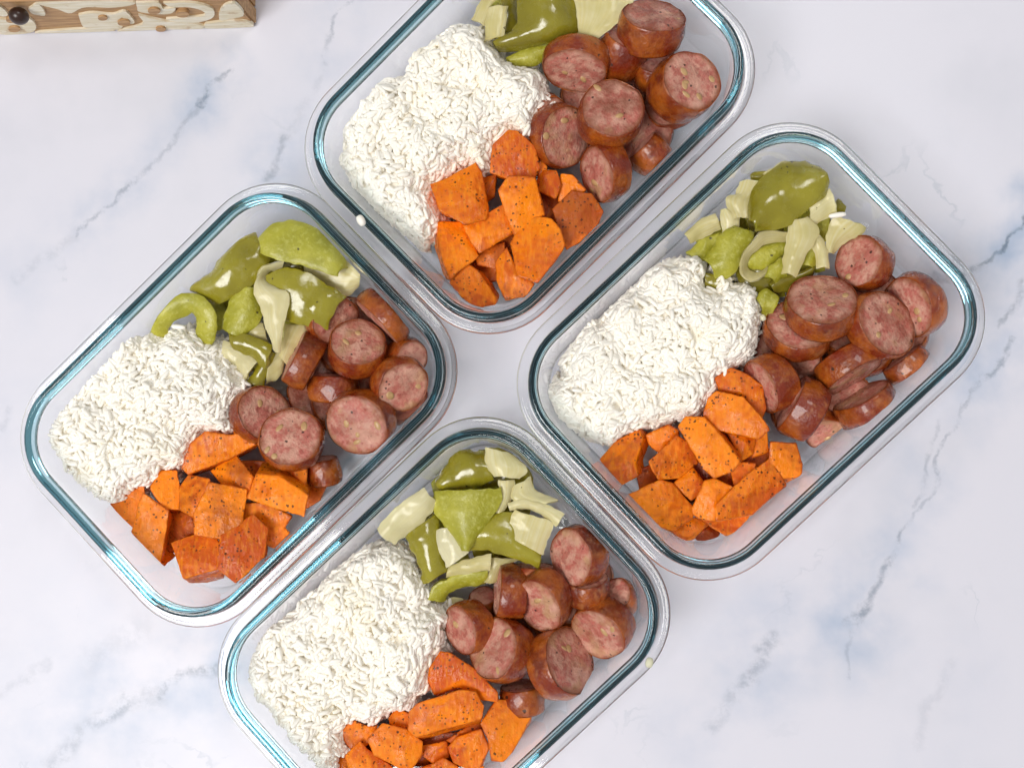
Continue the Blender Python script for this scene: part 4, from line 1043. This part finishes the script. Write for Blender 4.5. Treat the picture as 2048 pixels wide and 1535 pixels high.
 ('B', p_, 'skin', 'B1', [(400, 800), (800, 600), (1300, 500)], 15, [(600, 1100), (1000, 1100), (1500, 950)], 14, 3, 4, 'green pepper piece lowest in the pile', (.4, 0)),
 ('B', o_, 'x', 'B1', [(850, 350), (1100, 300), (1400, 350)], 16, [(900, 600), (1150, 700), (1600, 750)], 14, 3, 3, 'onion piece lowest in the pile', (.3, 0)),
 ('B', o_, 'x', 'B2', [(170, 775), (300, 715), (430, 735)], 15, [(220, 850), (300, 870), (400, 840)], 13, 2, 2.5, 'limp onion scrap between rice and sausage', (.5, 0)),
 ('B', o_, 'x', 'B1', [(1170, 1180), (1160, 1300), (1105, 1415)], 31, [(1470, 1195), (1300, 1260), (1220, 1410)], 28, 3, 2.5, 'translucent onion piece under the pepper wedge', (.4, 0)),
 ('B', p_, 'skin', 'B1', [(690, 470), (780, 330), (885, 208), (1130, 225)], (30, 32, 33, 31), [(690, 545), (900, 515), (1050, 500), (1195, 435)], (33, 36, 36), 8, 5, 'green pepper piece in the rounded glass corner'),
 ('B', p_, 'skin', 'B1', [(390, 985), (450, 1130), (530, 1270), (570, 1420)], (34, 34, 30), [(645, 770), (685, 960), (695, 1160), (765, 1300)], (35, 36, 32), 8, 5, 'green pepper strip slanting down beside the rice'),
 ('B', o_, 'x', 'B1', [(1130, 155), (1115, 280), (1200, 425)], (38, 41, 41), [(1385, 225), (1510, 370), (1430, 445)], (38, 40, 40), 5, 3, 'ribbed onion piece in the rounded glass corner', (0, .1)),
 ('B', o_, 'x', 'B1', [(1255, 465), (1270, 600), (1215, 770)], 39, [(1385, 455), (1355, 600), (1290, 745)], 37, 3, 2.6, 'narrow onion strip between pepper and onions', (0, .1)),
 ('B', o_, 'x', 'B1', [(1390, 515), (1375, 640), (1620, 695)], 40, [(1535, 435), (1590, 560), (1795, 660)], 37, 3, 2.6, 'folded onion piece behind the square one', (0, .1)),
 ('B', o_, 'x', 'B1', [(1320, 690), (1480, 638), (1650, 680), (1855, 780)], 41, [(1345, 735), (1500, 715), (1640, 765), (1790, 885)], 40, 3, 2.8, 'onion ledge over the square onion piece', (0, .15)),
 ('B', o_, 'x', 'B1', [(670, 918), (680, 1060), (780, 1270)], 38, [(822, 888), (885, 1010), (965, 1135)], 40, 4, 2.8, 'bright white onion piece beside the green strip', (0, .6)),
 ('B', o_, 'x', 'B1', [(770, 1285), (950, 1195), (1175, 1150)], 36, [(755, 1360), (950, 1325), (1165, 1300)], 34, 3, 2.8, 'long onion piece above the lowest pepper'),
 ('B', p_, 'flesh', 'B1', [(590, 1560), (640, 1440), (760, 1375), (950, 1315), (1145, 1300)], (28, 34, 34, 33), [(730, 1560), (800, 1490), (900, 1445), (1030, 1415), (1130, 1375)], (22, 26, 26, 26), 3, 5, 'bowed pepper strip between rice and sausage'),
 ('B', p_, 'skin', 'B1', [(970, 960), (1150, 820), (1370, 775), (1450, 970), (1645, 1140)], (38, 39, 39, 37), [(955, 1085), (1100, 1090), (1250, 1135), (1430, 1195), (1635, 1260)], (38, 38, 36), 6, 5, 'green pepper wedge pointing at the sausage'),
 ('B', p_, 'flesh', 'B1', [(665, 560), (645, 700), (740, 845), (850, 970), (930, 1112)], (40, 39, 40, 42), [(1258, 535), (1262, 680), (1130, 830), (1050, 960), (960, 1115)], (42, 43, 43), 9, 5.5, 'big heart shaped pepper piece atop the pile'),
 ('B', o_, 'x', 'B1', [(1395, 740), (1350, 850), (1318, 965)], 44, [(1765, 850), (1710, 1000), (1655, 1160)], 41, 4, 2.8, 'square ribbed onion piece near the oval sausage', (0, .05)),
 ('B', o_, 'x', 'B1', [(550, 535), (430, 615), (300, 715), (112, 915)], (46, 47, 46, 43), [(655, 655), (595, 765), (450, 925), (268, 1055)], (40, 41, 40, 37), 5, 3.2, 'broad pale onion petal leaning on the glass', (0, .35)),
 ('L', p_, 'flesh', 'X', [(400, 600), (435, 584), (470, 580)], 17, [(430, 660), (465, 655), (500, 650)], 16, 4, 4, 'green pepper piece lowest in the pile', (.6, 0)),
 ('L', p_, 'skin', 'X', [(500, 520), (550, 504), (600, 500)], 20, [(520, 580), (570, 575), (620, 570)], 19, 4, 4, 'green pepper piece lowest in the pile', (.6, 0)),
 ('L', p_, 'flesh', 'X', [(560, 600), (600, 589), (640, 590)], 17, [(560, 690), (600, 680), (640, 670)], 16, 4, 4, 'green pepper piece lowest in the pile', (.6, 0)),
 ('L', p_, 'skin', 'X', [(470, 680), (505, 679), (540, 690)], 20, [(480, 740), (515, 740), (550, 740)], 19, 4, 4, 'green pepper piece lowest in the pile', (.6, 0)),
 ('R', p_, 'flesh', 'X', [(1390, 480), (1425, 454), (1460, 440)], 17, [(1420, 520), (1460, 510), (1500, 500)], 16, 4, 4, 'green pepper piece lowest in the pile', (.6, 0)),
 ('R', p_, 'skin', 'X', [(1480, 400), (1520, 374), (1560, 360)], 20, [(1500, 470), (1545, 455), (1590, 440)], 19, 4, 4, 'green pepper piece lowest in the pile', (.6, 0)),
 ('R', p_, 'flesh', 'X', [(1560, 420), (1605, 404), (1650, 400)], 17, [(1570, 500), (1615, 490), (1660, 480)], 16, 4, 4, 'green pepper piece lowest in the pile', (.6, 0)),
 ('R', p_, 'skin', 'X', [(1470, 540), (1515, 524), (1560, 520)], 20, [(1490, 600), (1530, 595), (1570, 590)], 19, 4, 4, 'green pepper piece lowest in the pile', (.6, 0)),
 ('R', p_, 'flesh', 'X', [(1560, 500), (1600, 484), (1640, 480)], 17, [(1570, 560), (1610, 550), (1650, 540)], 16, 4, 4, 'green pepper piece lowest in the pile', (.6, 0)),
 ('T', p_, 'flesh', 'X', [(960, 10), (1010, -1), (1060, 0)], 17, [(990, 80), (1035, 80), (1080, 80)], 16, 4, 4, 'green pepper piece lowest in the pile', (.6, 0)),
 ('T', p_, 'skin', 'X', [(1080, 0), (1130, -6), (1180, 0)], 20, [(1080, 90), (1120, 90), (1160, 90)], 19, 4, 4, 'green pepper piece lowest in the pile', (.6, 0)),
 ('B', p_, 'flesh', 'X', [(860, 950), (910, 919), (960, 900)], 17, [(880, 1040), (925, 1020), (970, 1000)], 16, 4, 4, 'green pepper piece lowest in the pile', (.6, 0)),
 ('B', p_, 'skin', 'X', [(960, 900), (1010, 894), (1060, 900)], 20, [(970, 1000), (1020, 1000), (1070, 1000)], 19, 4, 4, 'green pepper piece lowest in the pile', (.6, 0)),
 ('B', p_, 'flesh', 'X', [(840, 1040), (880, 1034), (920, 1040)], 17, [(860, 1130), (900, 1125), (940, 1120)], 16, 4, 4, 'green pepper piece lowest in the pile', (.6, 0)),
 ('B', p_, 'skin', 'X', [(940, 1030), (1000, 1019), (1060, 1020)], 20, [(950, 1130), (1000, 1120), (1050, 1110)], 19, 4, 4, 'green pepper piece lowest in the pile', (.6, 0)),
]
for r in SHEETS:
    sheet(*r)

# ------------------------------------------------------------------ rice
def grain_template():
    vs, fs = [], []
    NR, NL = 8, 7
    for k in range(1, NL):
        t = math.pi * k / NL
        r = math.sin(t) ** 0.62
        x = -math.cos(t)
        bend = 0.06 * (1 - x * x)
        for i in range(NR):
            a = 2 * math.pi * i / NR
            vs.append((x * 0.5, r * 0.5 * math.cos(a), r * 0.5 * math.sin(a) * 0.9 + bend))
    m = len(vs)
    vs += [(-0.5, 0, 0), (0.5, 0, 0)]
    for k in range(NL - 2):
        for i in range(NR):
            j = (i + 1) % NR
            fs.append((k * NR + i, k * NR + j, (k + 1) * NR + j, (k + 1) * NR + i))
    tri = []
    for i in range(NR):
        j = (i + 1) % NR
        tri.append((m, j, i))
        tri.append((m + 1, (NL - 2) * NR + i, (NL - 2) * NR + j))
    return np.array(vs), fs, tri
GV, GQ, GT = grain_template()
GTRI = np.array([t for q in GQ for t in ((q[0], q[1], q[2]), (q[0], q[2], q[3]))] + GT)

def poly_dist(p, poly):
    """signed distance (inside positive) of points to polygon"""
    a = poly
    b = np.roll(poly, -1, 0)
    ab = b - a
    ap = p[:, None, :] - a[None]
    t = np.clip((ap * ab).sum(2) / (ab * ab).sum(1), 0, 1)
    d = np.linalg.norm(ap - ab[None] * t[:, :, None], axis=2).min(1)
    x, y = p[:, 0][:, None], p[:, 1][:, None]
    cond = (a[:, 1] > y) != (b[:, 1] > y)
    xi = (b[:, 0] - a[:, 0]) * (y - a[:, 1]) / (b[:, 1] - a[:, 1] + 1e-15) + a[:, 0]
    ins = (cond & (x < xi)).sum(1) % 2 == 1
    return np.where(ins, d, -d)

def grain_mesh(pos, rot, ln, wd):
    n = len(pos)
    base = GV[None] * np.stack([ln, wd, wd], 1)[:, None, :]
    v = np.einsum('nij,nkj->nki', rot, base) + pos[:, None, :]
    return v

def rice(box, segs, ztop, count, label):
    poly = np.array([tuple(P(*px(c, x, y), 0.030).to_2d()) for c, pts in segs for x, y in pts])
    lo, hi = poly.min(0), poly.max(0)
    sd = random.uniform(0, 50)
    def height(q):
        d = poly_dist(q, poly)
        s = np.clip(d / 0.016, 0, 1)
        s = np.sqrt(np.clip(1 - (1 - s) ** 2, 0, 1))
        nz = np.array([noise.noise((x * 55 + sd, y * 55, 0)) * 0.0058 + min(0.0, noise.noise((x * 115 + sd, y * 115, 4)) + 0.12) * 0.0055 for x, y in q])
        return 0.010 + (ztop * 0.001 - 0.010) * (0.35 + 0.65 * s) + nz * np.clip(d / 0.006, 0.3, 1), d
    # lumpy core
    st = 0.0022
    xs, ys = np.arange(lo[0], hi[0] + st, st), np.arange(lo[1], hi[1] + st, st)
    gx, gy = np.meshgrid(xs, ys, indexing='ij')
    q = np.stack([gx.ravel(), gy.ravel()], 1)
    h, d = height(q)
    ok = (d > 0.0022).reshape(gx.shape)
    h = (h - 0.0016).reshape(gx.shape)
    idx = -np.ones(gx.shape, int)
    vs, fs = [], []
    cells = [(i, j) for i in range(len(xs) - 1) for j in range(len(ys) - 1) if ok[i, j] and ok[i + 1, j] and ok[i, j + 1] and ok[i + 1, j + 1]]
    cs = set(cells)
    used = sorted({(i + a, j + b) for i, j in cells for a in (0, 1) for b in (0, 1)})
    for k, (i, j) in enumerate(used):
        idx[i, j] = k
        vs.append((xs[i], ys[j], h[i, j]))
    nb = len(vs)
    vs += [(x, y, 0.0054) for x, y, _ in vs]
    for i, j in cells:
        a, b, c, dd = idx[i, j], idx[i + 1, j], idx[i + 1, j + 1], idx[i, j + 1]
        fs += [(a, b, c), (a, c, dd), (nb + a, nb + c, nb + b), (nb + a, nb + dd, nb + c)]
        for (ni, nj), (e, f) in (((i, j - 1), (a, b)), ((i + 1, j), (b, c)), ((i, j + 1), (c, dd)), ((i - 1, j), (dd, a))):
            if (ni, nj) not in cs:
                fs += [(e, nb + e, nb + f), (e, nb + f, f)]
    core = keep_inside(np.array(vs), box, 0.0012)
    # grains
    pts = []
    while len(pts) < count:
        c = rng.uniform(lo, hi, (count * 2, 2))
        dd = poly_dist(c, poly)
        pts += list(c[dd > 0.0006])
    pts = np.array(pts[:count])
    # extra grains on the sloping rim of the mound
    e = rng.uniform(lo, hi, (count * 6, 2))
    de = poly_dist(e, poly)
    clump = np.array([noise.noise((x * 160 + sd, y * 160, 9)) for x, y in e])
    rim = e[(de > -0.0040 * np.clip(clump * 3, 0, 1)) & (de < 0.007)]
    pts = np.concatenate([pts, rim])
    h, d = height(pts)
    e1 = 0.0012
    hx, _ = height(pts + [e1, 0])
    hy, _ = height(pts + [0, e1])
    nrm = np.stack([-(hx - h) / e1, -(hy - h) / e1, np.ones(len(h))], 1)
    nrm[:, :2] = np.clip(nrm[:, :2], -1.5, 1.5)
    nrm /= np.linalg.norm(nrm, axis=1, keepdims=True)
    n = len(pts)
    drop = np.where(d < 0.006, rng.uniform(0, 1, n) ** 1.5 * (h - 0.009), 0)
    zz = h - drop + rng.normal(0, 0.0010, n) - 0.0004
    pos = np.stack([pts[:, 0], pts[:, 1], np.maximum(zz, 0.0075)], 1)
    yaw = rng.uniform(0, 2 * math.pi, n)
    t = np.stack([np.cos(yaw), np.sin(yaw), rng.normal(0, 0.30, n)], 1)
    t -= nrm * (t * nrm).sum(1, keepdims=True) * 0.9
    t /= np.linalg.norm(t, axis=1, keepdims=True)
    b = np.cross(nrm, t)
    b /= np.linalg.norm(b, axis=1, keepdims=True)
    c = np.cross(t, b)
    rot = np.stack([t, b, c], 2)
    # clumped lengths
    ln = rng.normal(0.0060, 0.0008, n)
    wd = rng.normal(0.00235, 0.0002, n)
    pos = keep_inside(pos, box, 0.0026)
    gv = grain_mesh(pos, rot, ln, wd)
    k = gv.shape[1]
    flat = keep_inside(gv.reshape(-1, 3), box, 0.0008)
    allv = np.concatenate([core, flat])
    tris = np.concatenate([np.array(fs), (GTRI[None] + (len(core) + np.arange(n) * k)[:, None, None]).reshape(-1, 3)])
    me = bpy.data.meshes.new('white_rice')
    me.vertices.add(len(allv))
    me.vertices.foreach_set('co', allv.astype(np.float32).ravel())
    me.loops.add(len(tris) * 3)
    me.loops.foreach_set('vertex_index', tris.astype(np.int32).ravel())
    me.polygons.add(len(tris))
    me.polygons.foreach_set('loop_start', np.arange(len(tris), dtype=np.int32) * 3)
    me.update(calc_edges=True)
    me.validate()
    me.polygons.foreach_set('use_smooth', np.ones(len(me.polygons), bool))
    o = link('white_rice', me, M['rice'], matrix=recentre(me))
    o['kind'] = 'stuff'
    tag(o, label, 'rice', 'rice mounds in the food boxes')

rice('L', [('X', [(233, 658), (282, 649), (321, 674), (341, 655), (397, 660), (417, 683), (449, 685), (451, 714), (471, 732), (500, 766), (478, 800), (469, 822), (473, 862), (451, 872), (397, 860), (385, 890), (380, 925), (330, 940), (318, 960), (280, 972), (245, 1005), (205, 1014), (160, 988), (110, 948), (85, 890), (82, 840), (120, 790), (165, 745), (185, 715), (215, 690)])],
     41, 2400, 'white rice mound meeting the curled green pepper ring')
rice('T', [('T4', [(1220, 20), (1340, 60), (1420, 200), (1520, 330), (1640, 370), (1830, 420), (1850, 560), (1945, 650), (1840, 740), (1800, 860), (1790, 960), (1690, 1020), (1560, 920), (1430, 1010), (1400, 1200), (1340, 1280), (1210, 1180), (1060, 1300), (920, 1370), (985, 1530)]),
           ('X', [(885, 440), (868, 470), (845, 492), (800, 462), (740, 422), (700, 372), (670, 337)]),
           ('T4', [(90, 1170), (180, 1060), (130, 900), (230, 800), (210, 620), (380, 560), (370, 450), (560, 430), (680, 450), (640, 350), (750, 250), (870, 180), (1000, 80), (1100, 30)])],
     42, 2700, 'white rice mound beside the large folded pepper')
rice('R', [('R5', [(930, 200), (1040, 170), (1160, 140), (1280, 130), (1360, 180), (1350, 380), (1450, 390), (1460, 250), (1520, 240), (1590, 360), (1690, 350), (1770, 390), (1810, 540), (1800, 690), (1790, 830), (1740, 950), (1660, 1000), (1570, 1050), (1570, 1150), (1450, 1130), (1470, 1200), (1360, 1350), (1300, 1450), (1060, 1480), (880, 1530)]),
           ('X', [(1275, 862), (1255, 866), (1225, 888), (1185, 880), (1150, 868), (1110, 842), (1092, 805)]),
           ('R5', [(20, 1230), (200, 1090), (160, 980), (240, 870), (320, 700), (370, 590), (480, 640), (590, 500), (730, 400), (820, 300)])],
     42, 2500, 'white rice mound in the box with the round pepper cap')
rice('B', [('B4', [(1000, 180), (1150, 130), (1330, 100), (1460, 180), (1570, 350), (1650, 480), (1640, 590), (1790, 690), (1760, 790), (1740, 960), (1690, 1070), (1630, 1200), (1670, 1310), (1520, 1370), (1490, 1480), (1300, 1500)]),
           ('B3', [(730, 1000), (530, 1050), (400, 1140), (230, 1100), (130, 1190), (120, 1320), (180, 1380), (100, 1430), (40, 1530), (-20, 1620), (-150, 1640), (-300, 1560)]),
           ('X', [(565, 1510), (525, 1450), (492, 1395), (480, 1335)]),
           ('B4', [(90, 1030), (200, 880), (310, 720), (410, 680), (530, 640), (540, 560), (700, 440), (850, 290)])],
     42, 3000, 'white rice mound under the broad pale onion petal')

# ------------------------------------------------------------------ stray bits
def lone_grain(x, y, z, ang, ln, wd, label, name='rice_grain', mat='rice', group='stray rice grains', cat='rice grain'):
    p = P(x, y, z)
    d = (P(x + 10 * math.cos(math.radians(ang)), y + 10 * math.sin(math.radians(ang)), z) - p).normalized()
    up = Vector((0, 0, 1))
    b = up.cross(d)
    v = GV * np.array([ln, wd, wd])
    me = mesh_np(name, v, [tuple(q) for q in GQ] + [tuple(t) for t in GT])
    mw = Matrix(((d.x, b.x, 0, p.x), (d.y, b.y, 0, p.y), (0, 0, 1, p.z), (0, 0, 0, 1)))
    return tag(link(name, me, M[mat], matrix=mw), label, cat, group)
x, y = px('R1', 1470, 555)
lone_grain(x, y, zf(40) + .0026, -8, 0.0090, 0.0028, 'single rice grain lying on onion in the round pepper cap box')
x, y = px('L1', 265, 1040)
lone_grain(x, y, zf(36) + .003, 5, 0.0080, 0.0028, 'single rice grain lying on the curled green pepper ring')
lone_grain(722, 441, 0.0592, 60, 0.0060, 0.0042, 'rice grain stuck on the glass rim beside the folded pepper box')
x, y = px('R1', 835, 1430)
lone_grain(x, y, zf(42), 60, 0.0034, 0.0030, 'pale yellow pepper seed on the rice edge', 'pepper_seed', 'onion', 'stray seeds', 'seed')
lone_grain(*px('B5', 1835, 635), 0.0506, 100, 0.0052, 0.0040, 'pale yellow seed stuck on the glass flange of the onion petal box', 'pepper_seed', 'onion', 'stray seeds', 'seed')
x, y = px('B3', 630, 855)
lone_grain(x, y, zf(44) + .001, -10, 0.0052, 0.0018, 'tiny charred sweet potato crumb lying on white rice', 'sweet_potato_crumb', 'potato', 'stray crumbs', 'crumb').color = (.6, .5, 0, 1)

# ------------------------------------------------------------------ carved wooden box at the table's edge
fl = P(-60, 68, 0)
fr = P(514, 51, 0)
ex = (fr - fl).normalized()
ey = Vector((-ex.y, ex.x, 0))
HB = 0.047
root = bpy.data.objects.new('carved_wooden_box', None)
C.objects.link(root)
root.matrix_world = Matrix(((ex.x, ey.x, 0, fr.x), (ex.y, ey.y, 0, fr.y), (0, 0, 1, 0), (0, 0, 0, 1)))
tag(root, 'whitewashed carved wooden box with scroll relief and dark knob', 'wooden box')
def lbox(name, x0, x1, y0, y1, z0, z1, mat, bev=0.0012):
    bm = bmesh.new()
    bmesh.ops.create_cube(bm, size=1)
    for v in bm.verts:
        v.co = Vector(((x0 + x1) / 2 + v.co.x * (x1 - x0), (y0 + y1) / 2 + v.co.y * (y1 - y0), (z0 + z1) / 2 + v.co.z * (z1 - z0)))
    bmesh.ops.bevel(bm, geom=list(bm.edges), offset=bev, segments=2, affect='EDGES')
    me = bpy.data.meshes.new(name)
    bm.to_mesh(me)
    bm.free()
    return link(name, me, mat, parent=root)
LB = (fr - fl).length
lbox('front_panel', -LB, -0.0002, 0.0, 0.010, 0.0, HB, M['tan'])
lbox('side_panel', -0.0105, -0.0006, 0.0095, 0.12, 0.0, HB - 0.0004, M['tan'])
lbox('side_panel', -LB + 0.0004, -LB + 0.0102, 0.0095, 0.12, 0.0, HB - 0.0004, M['tan'])
lbox('back_panel', -LB, -0.0002, 0.1195, 0.13, 0.0, HB, M['tan'])
lbox('bottom_panel', -LB, -0.010, 0.0095, 0.12, 0.001, 0.006, M['tan'])
lbox('rim_moulding', -LB, 0.0012, -0.0014, 0.0114, HB, HB + 0.004, M['tan'])
inv_root = root.matrix_world.inverted()
def on_front(x, y):
    """photo pixel to local coordinates on the box's front face"""
    cam_l = inv_root @ Vector((0, 0, CAM_H))
    dl = inv_root.to_3x3() @ (ROT @ Vector((x - 1024.0, 767.5 - y, -F_PX)))
    t = (-0.0 - cam_l.y) / dl.y
    q = cam_l + dl * t
    return q.x, q.z
def relief(pts, h, mat, name='carved_scroll', zoom=3.793, bev=0.0005):
    bm = bmesh.new()
    loc = [on_front(x / zoom, y / zoom) for x, y in pts]
    loc = [(min(-0.001, u), min(HB - 0.0008, max(0.0008, vv))) for u, vv in loc]
    # smooth outline
    a = catmull(loc + loc[:1], len(loc) * 4)[:-1]
    f = bm.faces.new([bm.verts.new((u, -h, vv)) for u, vv in a])
    r = bmesh.ops.extrude_face_region(bm, geom=[f])
    vs_ = [g for g in r['geom'] if isinstance(g, bmesh.types.BMVert)]
    for v in vs_:
        v.co.y = 0.0006
    bmesh.ops.recalc_face_normals(bm, faces=bm.faces)
    me = bpy.data.meshes.new(name)
    bm.to_mesh(me)
    bm.free()
    return link(name, me, mat, parent=root)
for pts in (
    [(-200, 40), (-80, 20), (10, 40), (60, 95), (20, 110), (-60, 90), (-180, 110)],
    [(215, 55), (290, 15), (345, 100), (250, 90)],
    [(-20, 125), (110, 140), (215, 120), (275, 190), (215, 236), (-20, 240)],
    [(-220, 150), (-90, 130), (-40, 190), (-60, 240), (-220, 246)],
    [(250, -10), (700, -5), (1000, 0), (1000, 22), (850, 42), (640, 40), (535, 85), (440, 55), (320, 25)],
    [(595, 100), (700, 82), (850, 95), (950, 72), (1020, 150), (985, 165), (930, 118), (905, 140), (930, 190), (860, 212), (700, 205), (630, 185)],
    [(1050, 100), (1250, 145), (1500, 170), (1545, 205), (1300, 214), (1120, 224), (900, 230), (1080, 170)],
    [(1030, 5), (1200, 5), (1240, 50), (1330, 45), (1300, 85), (1210, 92), (1060, 75), (1040, 40)],
    [(1240, 8), (1450, 5), (1610, 50), (1605, 125), (1440, 160), (1260, 132), (1380, 122), (1545, 105), (1540, 70), (1440, 40), (1300, 38)],
    [(1660, 95), (1690, 35), (1810, 8), (1850, 100), (1740, 128), (1670, 140)],
    [(1560, 165), (1750, 142), (1870, 150), (1925, 182), (1870, 196), (1570, 208)],
    [(300, 228), (620, 205), (830, 216), (830, 230), (300, 240)]):
    relief(pts, 0.0013, M['cream'])
for cx_, cy_, r_ in ((940, 145, 40), (1385, 80, 42), (1170, 55, 40), (90, 125, 36), (780, 110, 30), (1220, 195, 32), (110, 195, 38)):
    relief([(cx_ + r_ * 1.2 * math.cos(t), cy_ + r_ * 0.55 * math.sin(t)) for t in np.linspace(0, 2 * math.pi, 8, endpoint=False)], 0.0024, M['tan'], 'carved_bud')
# dark knob on the front
bm = bmesh.new()
ku, kv = on_front(38, 12)
kv = min(kv, HB - 0.004)
bmesh.ops.create_uvsphere(bm, u_segments=24, v_segments=16, radius=0.0052)
for v in bm.verts:
    v.co = Vector((ku + v.co.x, -0.0055 + v.co.y * 0.9, kv + v.co.z))
me = bpy.data.meshes.new('knob')
bm.to_mesh(me)
bm.free()
me.polygons.foreach_set('use_smooth', np.ones(len(me.polygons), bool))
link('knob', me, M['dark'], parent=root)
